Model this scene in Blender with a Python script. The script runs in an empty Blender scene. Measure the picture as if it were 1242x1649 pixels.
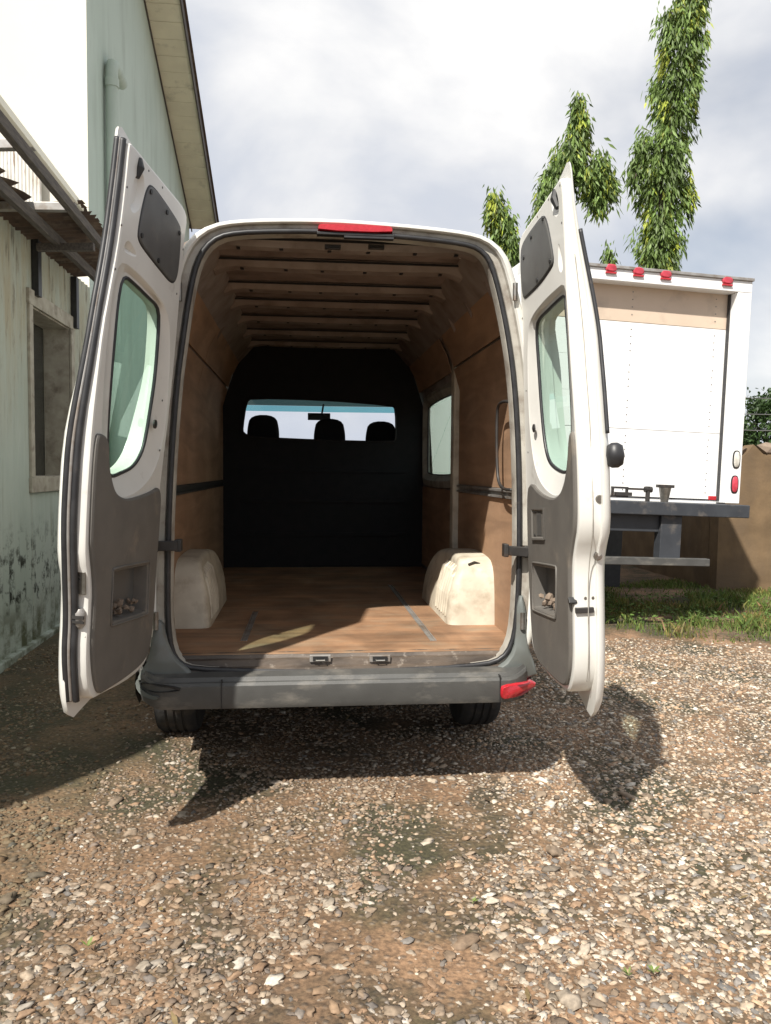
import bpy, bmesh, math, random
import numpy as np
from mathutils import Vector, Matrix
random.seed(7); rng = np.random.default_rng(7)
S = bpy.context.scene
COL = S.collection

# ------------------------------------------------------------------ camera, sky, sun, exposure
CAM = np.array([-0.21856, -3.73119, 1.54160]); YAW, PITCH, ROLL = 0.10427, 0.05156, 0.00744
F_PX, CX, CY = 1290.0, 621.0, 824.5            # focal length and centre, in pixels of a 1242 x 1649 frame
_F = np.array([math.sin(YAW)*math.cos(PITCH), math.cos(YAW)*math.cos(PITCH), -math.sin(PITCH)])
_R0 = np.array([math.cos(YAW), -math.sin(YAW), 0.0]); _U0 = np.cross(_R0, _F)
_R = _R0*math.cos(ROLL) + _U0*math.sin(ROLL); _U = np.cross(_R, _F)
cd = bpy.data.cameras.new('camera'); cam = bpy.data.objects.new('camera', cd); COL.objects.link(cam)
cd.sensor_fit = 'VERTICAL'; cd.sensor_height = 36.0; cd.lens = 36.0*F_PX/1649.0
cd.clip_start = 0.05; cd.clip_end = 2000
M = Matrix(((_R[0], _U[0], -_F[0], CAM[0]), (_R[1], _U[1], -_F[1], CAM[1]), (_R[2], _U[2], -_F[2], CAM[2]), (0, 0, 0, 1)))
cam.matrix_world = M
S.camera = cam

SUNV = Vector((0.47, 0.70, -1.0)).normalized()       # the way the light travels
world = bpy.data.worlds.new("World"); S.world = world; world.use_nodes = True
wn = world.node_tree; wn.nodes.clear()
def wnode(t, **k):
    n = wn.nodes.new(t)
    for a, b in k.items(): setattr(n, a, b)
    return n
out = wnode('ShaderNodeOutputWorld'); bg = wnode('ShaderNodeBackground'); bg.inputs[1].default_value = 0.068
sky = wnode('ShaderNodeTexSky', sky_type='NISHITA', sun_disc=False)
sky.sun_elevation = math.radians(50); sky.sun_rotation = math.atan2(-SUNV.x, -SUNV.y)
tc = wnode('ShaderNodeTexCoord')
mp = wnode('ShaderNodeMapping'); mp.inputs['Scale'].default_value = (1.0, 1.0, 1.5); mp.inputs['Location'].default_value = (0.35, 0.1, 0.52)
n1 = wnode('ShaderNodeTexNoise'); n1.inputs['Scale'].default_value = 2.6; n1.inputs['Detail'].default_value = 7; n1.inputs['Roughness'].default_value = .52
n1.inputs['Distortion'].default_value = .3
r1 = wnode('ShaderNodeValToRGB')
e = r1.color_ramp.elements
e[0].position = .33; e[0].color = (5.9, 6.45, 7.6, 1)
e[1].position = .66; e[1].color = (10.5, 10.4, 10.3, 1)
x = e.new(.47); x.color = (6.9, 7.25, 8.0, 1); x = e.new(.56); x.color = (8.6, 8.7, 9.0, 1)
n2 = wnode('ShaderNodeTexNoise'); n2.inputs['Scale'].default_value = 1.9; n2.inputs['Detail'].default_value = 5
r2 = wnode('ShaderNodeValToRGB'); r2.color_ramp.elements[0].position = .27; r2.color_ramp.elements[1].position = .43
r2.color_ramp.elements[0].color = (.45, .45, .45, 1)
mx = wnode('ShaderNodeMix', data_type='RGBA')
ml = wn.links.new
ml(tc.outputs['Generated'], mp.inputs[0]); ml(mp.outputs[0], n1.inputs['Vector']); ml(mp.outputs[0], n2.inputs['Vector'])
ml(n1.outputs['Fac'], r1.inputs[0]); ml(n2.outputs['Fac'], r2.inputs[0])
ml(r2.outputs[0], mx.inputs[0]); ml(sky.outputs[0], mx.inputs[6]); ml(r1.outputs[0], mx.inputs[7])
ml(mx.outputs[2], bg.inputs[0]); ml(bg.outputs[0], out.inputs[0])
sl = bpy.data.lights.new('sun', 'SUN'); sl.energy = 5.0; sl.angle = math.radians(.9); sl.color = (1, .95, .87)
so = bpy.data.objects.new('sun', sl); COL.objects.link(so); so.rotation_euler = SUNV.to_track_quat('-Z', 'Y').to_euler()
so.location = (-10, -14, 25)
vs = S.view_settings; vs.view_transform = 'Standard'; vs.look = 'None'; vs.exposure = 0.55; vs.gamma = 1; vs.use_curve_mapping = False

# ------------------------------------------------------------------ a pixel's ray meets a plane
def ray(px, py): return _F + _R*(px-CX)/F_PX - _U*(py-CY)/F_PX
def hit(px, py, n, p0):
    v = ray(px, py); n = np.array(n, float); t = ((np.array(p0, float)-CAM) @ n)/(v @ n); return CAM + v*t
def at_x(px, py, X): return hit(px, py, (1, 0, 0), (X, 0, 0))
def at_y(px, py, Y): return hit(px, py, (0, 1, 0), (0, Y, 0))
def at_z(px, py, Z): return hit(px, py, (0, 0, 1), (0, 0, Z))
def proj(P):
    d = np.array(P, float)-CAM; z = d @ _F
    return np.array([CX + F_PX*(d @ _R)/z, CY - F_PX*(d @ _U)/z])

# ------------------------------------------------------------------ materials
def mat(name, c1, c2=None, scale=6.0, rough=.6, metal=0.0, bump=0.0, bscale=40.0, stain=None, sscale=3.0, slo=.5, shi=.7,
        stretch=None, detail=6, coat=0.0, spec=.5, lo=.35, hi=.65, sheen=0, sstretch=None, trans=0.0):
    m = bpy.data.materials.new(name); m.use_nodes = True; nt = m.node_tree; N = nt.nodes; L = nt.links.new
    p = N['Principled BSDF']; p.inputs['Roughness'].default_value = rough; p.inputs['Metallic'].default_value = metal
    p.inputs['Coat Weight'].default_value = coat; p.inputs['Specular IOR Level'].default_value = spec
    t = N.new('ShaderNodeTexCoord'); mpn = N.new('ShaderNodeMapping'); L(t.outputs['Object'], mpn.inputs[0])
    if stretch: mpn.inputs['Scale'].default_value = stretch
    if c2 is None: c2 = tuple(v*.86 for v in c1)
    no = N.new('ShaderNodeTexNoise'); no.inputs['Scale'].default_value = scale; no.inputs['Detail'].default_value = detail
    L(mpn.outputs[0], no.inputs['Vector'])
    cr = N.new('ShaderNodeValToRGB'); cr.color_ramp.elements[0].position = lo; cr.color_ramp.elements[1].position = hi
    cr.color_ramp.elements[0].color = (*c1, 1); cr.color_ramp.elements[1].color = (*c2, 1); L(no.outputs['Fac'], cr.inputs[0])
    col = cr.outputs[0]
    if stain:
        mp2 = N.new('ShaderNodeMapping'); L(t.outputs['Object'], mp2.inputs[0]); mp2.inputs['Location'].default_value = (3.1, 1.7, .6)
        if sstretch: mp2.inputs['Scale'].default_value = sstretch
        n2 = N.new('ShaderNodeTexNoise'); n2.inputs['Scale'].default_value = sscale; n2.inputs['Detail'].default_value = 9; n2.inputs['Roughness'].default_value = .62
        L(mp2.outputs[0], n2.inputs['Vector'])
        rr = N.new('ShaderNodeValToRGB'); rr.color_ramp.elements[0].position = slo; rr.color_ramp.elements[1].position = shi
        L(n2.outputs['Fac'], rr.inputs[0])
        mx = N.new('ShaderNodeMix'); mx.data_type = 'RGBA'; L(rr.outputs[0], mx.inputs[0]); L(col, mx.inputs[6]); mx.inputs[7].default_value = (*stain, 1)
        col = mx.outputs[2]
    L(col, p.inputs['Base Color'])
    if bump:
        nb = N.new('ShaderNodeTexNoise'); nb.inputs['Scale'].default_value = bscale; nb.inputs['Detail'].default_value = 5
        L(mpn.outputs[0], nb.inputs['Vector'])
        b = N.new('ShaderNodeBump'); b.inputs['Strength'].default_value = bump; b.inputs['Distance'].default_value = .01
        L(nb.outputs['Fac'], b.inputs['Height']); L(b.outputs[0], p.inputs['Normal'])
    return m
def attr_mat(name, attr, rough=.8, mul=None, trans=0.0, bump=0.0):
    m = bpy.data.materials.new(name); m.use_nodes = True; N = m.node_tree.nodes; L = m.node_tree.links.new
    p = N['Principled BSDF']; p.inputs['Roughness'].default_value = rough
    a = N.new('ShaderNodeAttribute'); a.attribute_name = attr
    no = N.new('ShaderNodeTexNoise'); no.inputs['Scale'].default_value = 60; no.inputs['Detail'].default_value = 4
    t = N.new('ShaderNodeTexCoord'); L(t.outputs['Object'], no.inputs['Vector'])
    mr = N.new('ShaderNodeMapRange'); mr.inputs[1].default_value = .3; mr.inputs[2].default_value = .7; mr.inputs[3].default_value = .7; mr.inputs[4].default_value = 1.2
    L(no.outputs['Fac'], mr.inputs[0])
    mm = N.new('ShaderNodeMix'); mm.data_type = 'RGBA'; mm.blend_type = 'MULTIPLY'; mm.inputs[0].default_value = 1
    L(a.outputs['Color'], mm.inputs[6]); L(mr.outputs[0], mm.inputs[7]); L(mm.outputs[2], p.inputs['Base Color'])
    if trans:
        tr = N.new('ShaderNodeBsdfTranslucent'); ms = N.new('ShaderNodeMixShader'); ms.inputs[0].default_value = trans
        L(mm.outputs[2], tr.inputs[0]); L(p.outputs[0], ms.inputs[1]); L(tr.outputs[0], ms.inputs[2]); L(ms.outputs[0], N['Material Output'].inputs[0])
    return m
def glass(name, tint, refl=.12, rough=.02):
    m = bpy.data.materials.new(name); m.use_nodes = True; N = m.node_tree.nodes; L = m.node_tree.links.new
    N.remove(N['Principled BSDF']); o = N['Material Output']
    t = N.new('ShaderNodeBsdfTransparent'); t.inputs[0].default_value = (*tint, 1)
    g = N.new('ShaderNodeBsdfGlossy'); g.inputs['Roughness'].default_value = rough; g.inputs[0].default_value = (.9, 1, .95, 1)
    lw = N.new('ShaderNodeLayerWeight'); lw.inputs[0].default_value = .5
    fr = N.new('ShaderNodeMath'); fr.operation = 'POWER'; fr.inputs[1].default_value = 4.0; L(lw.outputs['Facing'], fr.inputs[0])
    ma = N.new('ShaderNodeMath'); ma.operation = 'MULTIPLY_ADD'; ma.inputs[1].default_value = .9; ma.inputs[2].default_value = refl; ma.use_clamp = True
    no = N.new('ShaderNodeTexNoise'); no.inputs['Scale'].default_value = 3
    L(fr.outputs[0], ma.inputs[0])
    s = N.new('ShaderNodeMixShader'); L(ma.outputs[0], s.inputs[0]); L(t.outputs[0], s.inputs[1]); L(g.outputs[0], s.inputs[2])
    d = N.new('ShaderNodeBsdfDiffuse'); d.inputs[0].default_value = (.55, .62, .55, 1)
    s2 = N.new('ShaderNodeMixShader'); cr = N.new('ShaderNodeMapRange'); cr.inputs[1].default_value = .35; cr.inputs[2].default_value = .8; cr.inputs[3].default_value = .005; cr.inputs[4].default_value = .05
    L(no.outputs['Fac'], cr.inputs[0]); L(cr.outputs[0], s2.inputs[0]); L(s.outputs[0], s2.inputs[1]); L(d.outputs[0], s2.inputs[2])
    L(s2.outputs[0], o.inputs[0]); return m

PAINT = mat('white_paint', (.74, .73, .69), (.66, .65, .60), scale=2.2, rough=.32, coat=.35, stain=(.36, .31, .24), sscale=5, slo=.68, shi=.95, bump=.04, bscale=9)
PAINT_IN = mat('inner_white_paint', (.72, .71, .67), (.65, .64, .60), scale=3.5, rough=.42, coat=.15, stain=(.24, .20, .15), sscale=7, slo=.64, shi=.92, bump=.10, bscale=6)
JAMB = mat('jamb_paint', (.45, .43, .38), (.33, .31, .27), scale=5, rough=.5, stain=(.16, .12, .09), sscale=8, slo=.5, shi=.75, bump=.1, bscale=25)
RUBBER = mat('rubber', (.018, .018, .02), (.03, .03, .032), scale=20, rough=.45, stain=(.10, .08, .065), sscale=15, slo=.62, shi=.8)
TYRE = mat('tyre_rubber', (.02, .02, .021), (.035, .033, .03), scale=14, rough=.85, stain=(.09, .07, .05), sscale=10, slo=.5, shi=.8, bump=.2, bscale=60)
TRIM = mat('grey_trim', (.138, .128, .114), (.115, .107, .096), scale=9, rough=.62, stain=(.25, .21, .165), sscale=6, slo=.58, shi=.85, bump=.12, bscale=260)
COVER = mat('cover_plastic', (.10, .10, .096), (.085, .083, .08), scale=12, rough=.5, stain=(.16, .14, .12), sscale=9, slo=.6, shi=.85, bump=.08, bscale=200)
BUMP = mat('bumper_plastic', (.078, .078, .074), (.060, .060, .057), scale=7, rough=.55, stain=(.20, .185, .16), sscale=5, slo=.52, shi=.8, bump=.10, bscale=220, sstretch=(1, 1, 2.5))
CORNER = mat('corner_panel_grey', (.15, .165, .158), (.125, .135, .127), scale=5, rough=.45, stain=(.12, .10, .08), sscale=6, slo=.55, shi=.8)
BLACK = mat('black_plastic', (.012, .012, .013), (.022, .022, .022), scale=20, rough=.5)
CABDARK = mat('dark_cab_cloth', (.010, .011, .013), (.014, .014, .016), scale=15, rough=.9, bump=.1, bscale=120)
STEEL = mat('worn_steel', (.30, .29, .27), (.18, .17, .15), scale=18, rough=.4, metal=.8, stain=(.18, .10, .05), sscale=12, slo=.55, shi=.75)
ALU = mat('dull_aluminium', (.40, .39, .37), (.30, .28, .26), scale=14, rough=.45, metal=.5, stain=(.20, .14, .09), sscale=9, slo=.5, shi=.75)
DARKSTEEL = mat('dark_steel', (.055, .052, .05), (.035, .032, .03), scale=12, rough=.5, metal=.3, stain=(.12, .07, .04), sscale=9, slo=.55, shi=.8)
SILL = mat('scuffed_sill', (.12, .092, .070), (.055, .043, .034), scale=14, rough=.55, stain=(.28, .24, .20), sscale=22, slo=.58, shi=.72, bump=.3, bscale=40, stretch=(.4, 1, 1))
PLY = mat('plywood', (.39, .245, .150), (.31, .185, .108), scale=2.0, rough=.72, stretch=(1, 1, 1), stain=(.14, .08, .042), sscale=2.6, slo=.56, shi=.86, bump=.12, bscale=30, sstretch=(1, .6, 1.6))
def add_grain(m, axis_scale, amt=.75):
    N = m.node_tree.nodes; L = m.node_tree.links.new; p = N['Principled BSDF']
    src = p.inputs['Base Color'].links[0].from_socket
    t = N.new('ShaderNodeTexCoord'); mpn = N.new('ShaderNodeMapping'); mpn.inputs['Scale'].default_value = axis_scale; L(t.outputs['Object'], mpn.inputs[0])
    w = N.new('ShaderNodeTexNoise'); w.inputs['Scale'].default_value = 1; w.inputs['Detail'].default_value = 8; w.inputs['Distortion'].default_value = 1.1
    L(mpn.outputs[0], w.inputs['Vector'])
    r = N.new('ShaderNodeMapRange'); r.inputs[1].default_value = .35; r.inputs[2].default_value = .65; r.inputs[3].default_value = amt; r.inputs[4].default_value = 1.12
    L(w.outputs['Fac'], r.inputs[0]); mm = N.new('ShaderNodeMix'); mm.data_type = 'RGBA'; mm.blend_type = 'MULTIPLY'; mm.inputs[0].default_value = 1
    L(src, mm.inputs[6]); L(r.outputs[0], mm.inputs[7]); L(mm.outputs[2], p.inputs['Base Color'])
add_grain(PLY, (4, 1.3, 9), .82)
FLOORPLY = mat('floor_plywood', (.36, .205, .112), (.24, .135, .074), scale=3.0, rough=.7, stain=(.30, .225, .15), sscale=3.2, slo=.48, shi=.75, bump=.15, bscale=40, sstretch=(1, 1.6, 1))
add_grain(FLOORPLY, (1.1, 11, 5), .80)
add_grain(FLOORPLY, (3, 2.4, 5), .72)
CEIL = mat('ceiling_steel', (.29, .24, .21), (.21, .165, .14), scale=6, rough=.6, stain=(.11, .07, .05), sscale=5, slo=.5, shi=.8, bump=.2, bscale=18)
LINER = mat('ceiling_liner', (.26, .205, .18), (.19, .145, .122), scale=5, rough=.8, stain=(.09, .06, .045), sscale=6, slo=.5, shi=.8, bump=.3, bscale=20)
ARCH = mat('arch_paint', (.62, .57, .46), (.48, .43, .34), scale=7, rough=.55, stain=(.30, .24, .17), sscale=9, slo=.50, shi=.80, bump=.15, bscale=14)
RED = mat('red_lens', (.50, .018, .03), (.40, .012, .02), scale=30, rough=.22, coat=.6, bump=.25, bscale=90)
REDLITE = mat('faded_red_lens', (.55, .06, .09), (.45, .03, .05), scale=20, rough=.4, coat=.4)
CLEAR = mat('clear_lens', (.62, .60, .55), (.5, .48, .42), scale=20, rough=.3, coat=.4)
GLASS_D = glass('door_glass', (.68, .90, .79), .10); GLASS_S = glass('side_glass', (.66, .80, .73), .03); GLASS_R = glass('right_door_glass', (.76, .90, .84), .03); GLASS_W = glass('windscreen_glass', (1, 1, 1), .0)
TINTBAND = glass('windscreen_tint_band', (.22, .52, .56), .02); REFLBAND = glass('windscreen_reflection_band', (.05, .09, .085), .02)
TRUCKWHITE = mat('truck_white', (.84, .84, .83), (.82, .82, .81), scale=2, rough=.45, stain=(.55, .52, .48), sscale=4, slo=.70, shi=.9, sstretch=(1, 1, .4))
TRUCKTAN = mat('truck_tan_panel', (.62, .50, .39), (.56, .45, .35), scale=2, rough=.55, stain=(.42, .34, .27), sscale=4, slo=.55, shi=.8)
TRUCKGREY = mat('truck_tail_grey', (.042, .047, .055), (.030, .034, .041), scale=6, rough=.55, stain=(.16, .14, .12), sscale=6, slo=.55, shi=.8)
GREENWALL = mat('green_wash_wall', (.44, .49, .43), (.38, .44, .38), scale=1.3, rough=.8, stain=(.27, .29, .22), sscale=2.2, slo=.62, shi=.88, sstretch=(1, 5, .5), bump=.15, bscale=12)
def height_stains(m):
    N = m.node_tree.nodes; L = m.node_tree.links.new; p = N['Principled BSDF']; src = p.inputs['Base Color'].links[0].from_socket
    t = N.new('ShaderNodeTexCoord'); sp = N.new('ShaderNodeSeparateXYZ'); L(t.outputs['Object'], sp.inputs[0])
    def layer(src, z0, z1, z2, z3, scale, lo, hi, c, st=(1, 1, 1)):
        mp = N.new('ShaderNodeMapping'); mp.inputs['Scale'].default_value = st; L(t.outputs['Object'], mp.inputs[0])
        no = N.new('ShaderNodeTexNoise'); no.inputs['Scale'].default_value = scale; no.inputs['Detail'].default_value = 8; no.inputs['Roughness'].default_value = .7; L(mp.outputs[0], no.inputs['Vector'])
        r = N.new('ShaderNodeMapRange'); r.inputs[1].default_value = lo; r.inputs[2].default_value = hi; L(no.outputs['Fac'], r.inputs[0])
        a = N.new('ShaderNodeMapRange'); a.inputs[1].default_value = z0; a.inputs[2].default_value = z1; L(sp.outputs[2], a.inputs[0])
        b = N.new('ShaderNodeMapRange'); b.inputs[1].default_value = z3; b.inputs[2].default_value = z2; L(sp.outputs[2], b.inputs[0])
        q = N.new('ShaderNodeMath'); q.operation = 'MULTIPLY'; L(a.outputs[0], q.inputs[0]); L(b.outputs[0], q.inputs[1])
        q2 = N.new('ShaderNodeMath'); q2.operation = 'MULTIPLY'; L(q.outputs[0], q2.inputs[0]); L(r.outputs[0], q2.inputs[1])
        mx = N.new('ShaderNodeMix'); mx.data_type = 'RGBA'; L(q2.outputs[0], mx.inputs[0]); L(src, mx.inputs[6]); mx.inputs[7].default_value = (*c, 1); return mx.outputs[2]
    c = layer(src, 1.6, 2.7, 4, 5, 1.5, .30, .60, (.36, .33, .23), (1, 3, .5))
    c = layer(c, 1.6, 3.0, 4, 5, 3.0, .54, .66, (.12, .10, .07), (1, 6, .6))
    c = layer(c, .25, .45, .75, 1.15, 7, .50, .60, (.025, .03, .02), (1, 1, .8))
    c = layer(c, -.1, 0, .2, .5, 4, .42, .6, (.10, .11, .06))
    L(c, p.inputs['Base Color'])
height_stains(GREENWALL)
GREENSMOOTH = mat('pale_green_render', (.50, .58, .51), (.46, .54, .47), scale=1.2, rough=.85, stain=(.36, .42, .36), sscale=1.0, slo=.5, shi=.8, sstretch=(1, 3, .5), bump=.05, bscale=30)
WHITEWALL = mat('white_render', (.74, .72, .62), (.70, .68, .58), scale=1, rough=.85, bump=.05, bscale=30)
SOFFIT = mat('soffit_board', (.74, .69, .52), (.66, .61, .46), scale=3, rough=.7, stain=(.25, .22, .16), sscale=3, slo=.6, shi=.85)
FASCIA = mat('fascia_dark', (.10, .085, .07), (.06, .05, .045), scale=5, rough=.7)
RUSTSHEET = mat('rusty_sheet', (.105, .065, .042), (.06, .04, .03), scale=9, rough=.85, stain=(.19, .15, .11), sscale=6, slo=.5, shi=.75, bump=.5, bscale=18)
TIMBER = mat('weathered_timber', (.095, .080, .066), (.05, .043, .038), scale=8, rough=.85, stretch=(8, 1, 8), bump=.3, bscale=20)
PALETIMBER = mat('pale_timber', (.42, .39, .31), (.30, .27, .21), scale=8, rough=.8, stain=(.14, .11, .08), sscale=7, slo=.52, shi=.75, bump=.3, bscale=30)
WINDARK = mat('dusty_dark_glass', (.030, .032, .028), (.045, .045, .038), scale=4, rough=.25)
MUDWALL = mat('mud_wall', (.195, .130, .070), (.13, .086, .046), scale=3.2, rough=.95, stain=(.13, .09, .055), sscale=2.2, slo=.48, shi=.72, bump=.5, bscale=12, sstretch=(1, 1, .6))
RUBBLE = mat('rubble_stone', (.26, .20, .15), (.16, .12, .09), scale=6, rough=.95, bump=.6, bscale=15)
WIRE = mat('wire', (.25, .25, .24), rough=.4, metal=.7)
BARK = mat('bark', (.10, .08, .06), (.06, .05, .04), scale=8, rough=.95, bump=.5, bscale=20)

# ------------------------------------------------------------------ object helpers
ORG = {}
def tag(o, label=None, cat=None, group=None, kind=None):
    if label: o['label'] = label
    if cat: o['category'] = cat
    if group: o['group'] = group
    if kind: o['kind'] = kind
    return o
def empty(name, loc, label, cat, group=None, basis=None):
    o = bpy.data.objects.new(name, None); COL.objects.link(o); o.empty_display_size = .2
    if basis is None: o.location = loc; B = np.eye(3)
    else:
        B = np.array(basis).T      # columns
        m = Matrix.Identity(4)
        for i in range(3):
            for j in range(3): m[i][j] = B[i][j]
            m[i][3] = loc[i]
        o.matrix_world = m
    ORG[o.name] = (np.array(loc, float), B)
    return tag(o, label, cat, group)
def mk(name, V, Fc, material, parent=None, smooth=False, local=False, bevel=0, mats=None, mi=None, auto=None):
    """one mesh object; V in world coordinates unless local"""
    V = np.array(V, float).reshape(-1, 3)
    if parent is not None and not local:
        o0, B = ORG[parent.name]; V = (V-o0) @ B
    me = bpy.data.meshes.new(name); me.from_pydata(V.tolist(), [], [tuple(int(i) for i in f) for f in Fc]); me.update()
    for m_ in (mats or [material]): me.materials.append(m_)
    if mi is not None: me.polygons.foreach_set('material_index', mi)
    o = bpy.data.objects.new(name, me); COL.objects.link(o)
    if parent is not None: o.parent = parent; ORG[o.name] = ORG[parent.name]
    else: ORG[o.name] = (np.zeros(3), np.eye(3))
    if smooth: me.polygons.foreach_set('use_smooth', [True]*len(me.polygons))
    if auto is not None: me.polygons.foreach_set('use_smooth', [True]*len(me.polygons)); me.set_sharp_from_angle(angle=math.radians(auto))
    if bevel:
        b = o.modifiers.new('bevel', 'BEVEL'); b.width = bevel; b.segments = 2; b.limit_method = 'ANGLE'; b.angle_limit = math.radians(35)
    return o
class MB:
    def __init__(s): s.V = []; s.F = []; s.n = 0
    def add(s, V, Fc):
        V = np.array(V, float).reshape(-1, 3); s.V.append(V); s.F += [tuple(i+s.n for i in f) for f in Fc]; s.n += len(V); return s
    def box(s, c, d, R=None):
        c = np.array(c, float); d = np.array(d, float)/2
        P = np.array([[sx, sy, sz] for sx in (-1, 1) for sy in (-1, 1) for sz in (-1, 1)])*d
        if R is not None: P = P @ np.array(R).T
        return s.add(P+c, [(0, 1, 3, 2), (4, 6, 7, 5), (0, 4, 5, 1), (2, 3, 7, 6), (0, 2, 6, 4), (1, 5, 7, 3)])
    def bx(s, a, b): a = np.array(a, float); b = np.array(b, float); return s.box((a+b)/2, np.abs(b-a))
    def bar(s, p, q, w, h, up=(0, 0, 1)):
        p = np.array(p, float); q = np.array(q, float); d = q-p; L = np.linalg.norm(d); d = d/L
        u = np.array(up, float); sd = np.cross(d, u); sd /= np.linalg.norm(sd); u = np.cross(sd, d)
        return s.box((p+q)/2, (L, w, h), np.array([d, sd, u]).T)
    def tube(s, pts, r, n=8, closed=False, cap=True):
        pts = np.array(pts, float); m = len(pts); rs = np.broadcast_to(np.array(r, float), (m,))
        rings = []; prev = None
        for i in range(m):
            if closed: d = pts[(i+1) % m]-pts[i-1]
            else: d = pts[min(i+1, m-1)]-pts[max(i-1, 0)]
            d = d/max(np.linalg.norm(d), 1e-9)
            if prev is None:
                a = np.array([0, 0, 1.]) if abs(d[2]) < .9 else np.array([1., 0, 0])
                u = np.cross(d, a)
            else: u = prev-d*(prev @ d)
            u /= np.linalg.norm(u); prev = u; v = np.cross(d, u)
            rings.append([pts[i]+rs[i]*(math.cos(t)*u+math.sin(t)*v) for t in [2*math.pi*k/n for k in range(n)]])
        return s.loft(rings, ends=cap and not closed, cyc=closed)
    def loft(s, rings, ends=False, cyc=False):
        m = len(rings); n = len(rings[0]); V = np.array(rings).reshape(-1, 3); Fc = []
        for i in range(m if cyc else m-1):
            j = (i+1) % m
            for k in range(n): l = (k+1) % n; Fc.append((i*n+k, i*n+l, j*n+l, j*n+k))
        if ends: Fc.append(tuple(range(n-1, -1, -1))); Fc.append(tuple((m-1)*n+k for k in range(n)))
        return s.add(V, Fc)
    def build(s, name, material, parent=None, **k): return mk(name, np.concatenate(s.V), s.F, material, parent, **k)
def chaikin(P, it=2, closed=True):
    P = np.array(P, float)
    for _ in range(it):
        if closed: Q = np.roll(P, -1, 0); P = np.stack([.75*P+.25*Q, .25*P+.75*Q], 1).reshape(-1, P.shape[1])
        else:
            A = P[:-1]; B = P[1:]; R = np.stack([.75*A+.25*B, .25*A+.75*B], 1).reshape(-1, P.shape[1]); P = np.vstack([P[:1], R, P[-1:]])
    return P
def area(P): x, y = P[:, 0], P[:, 1]; return .5*np.sum(x*np.roll(y, -1)-np.roll(x, -1)*y)
def offset(P, d):
    """outward offset of a 2D loop (positive = bigger)"""
    P = np.array(P, float); s = 1 if area(P) > 0 else -1
    T = np.roll(P, -1, 0)-P; T /= np.maximum(np.linalg.norm(T, axis=1, keepdims=True), 1e-9)
    n = np.stack([T[:, 1], -T[:, 0]], 1)*s; n1 = n; n0 = np.roll(n, 1, 0); b = n0+n1
    b /= np.maximum(np.linalg.norm(b, axis=1, keepdims=True), 1e-6); k = 1/np.maximum((b*n1).sum(1), .5)
    dd = np.array(d, float)
    if dd.ndim == 1: return P + b*k[:, None]*dd[None, :]
    return P + b*k[:, None]*dd
def resample(P, c, n=72):
    """loop as n points, one per direction seen from c, so that two loops can be lofted"""
    P = np.array(P, float); Q = np.vstack([P, P[:1]]); out_ = []
    K_ = np.array([.74, 2.1])
    for k in range(n):
        t = 2*math.pi*k/n; dv = np.array([math.cos(t), math.sin(t)*1.6])/K_*np.array([1, 1]); best = None
        for a, b in zip(Q[:-1], Q[1:]):
            e = b-a; den = dv[0]*e[1]-dv[1]*e[0]
            if abs(den) < 1e-12: continue
            w = a-c; r = (w[0]*e[1]-w[1]*e[0])/den; q = (w[0]*dv[1]-w[1]*dv[0])/den
            if r > 0 and -1e-9 <= q <= 1+1e-9 and (best is None or r > best): best = r
        out_.append(c+dv*best)
    return np.array(out_)
def fill(loops):
    """triangulated 2D region with holes -> verts2d, faces"""
    bm = bmesh.new(); ed = []
    for lp in loops:
        vs_ = [bm.verts.new((p[0], p[1], 0)) for p in lp]
        for i in range(len(vs_)): ed.append(bm.edges.new((vs_[i], vs_[(i+1) % len(vs_)])))
    bmesh.ops.triangle_fill(bm, use_beauty=True, use_dissolve=False, edges=ed, normal=(0, 0, 1))
    bm.verts.index_update(); V = np.array([v.co[:2] for v in bm.verts]); Fc = [tuple(v.index for v in f.verts) for f in bm.faces]
    bm.free(); return V, Fc
def homography(src, dst):
    A = []; b = []
    for (x, y), (u, v) in zip(src, dst):
        A.append([x, y, 1, 0, 0, 0, -u*x, -u*y]); b.append(u); A.append([0, 0, 0, x, y, 1, -v*x, -v*y]); b.append(v)
    h = np.append(np.linalg.solve(np.array(A), np.array(b)), 1).reshape(3, 3)
    def f(P):
        P = np.array(P, float); Q = np.c_[P, np.ones(len(P))] @ h.T; return Q[:, :2]/Q[:, 2:]
    return f
def vnoise(x, y, sc, seed=0):
    """cheap smooth value noise, 0..1"""
    r = np.random.default_rng(seed); T = r.random((64, 64)); x = np.asarray(x)*sc+100; y = np.asarray(y)*sc+100
    xi = np.floor(x).astype(int); yi = np.floor(y).astype(int); fx = x-xi; fy = y-yi; fx = fx*fx*(3-2*fx); fy = fy*fy*(3-2*fy)
    g = lambda a, b: T[a % 64, b % 64]
    return (g(xi, yi)*(1-fx)+g(xi+1, yi)*fx)*(1-fy)+(g(xi, yi+1)*(1-fx)+g(xi+1, yi+1)*fx)*fy

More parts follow.
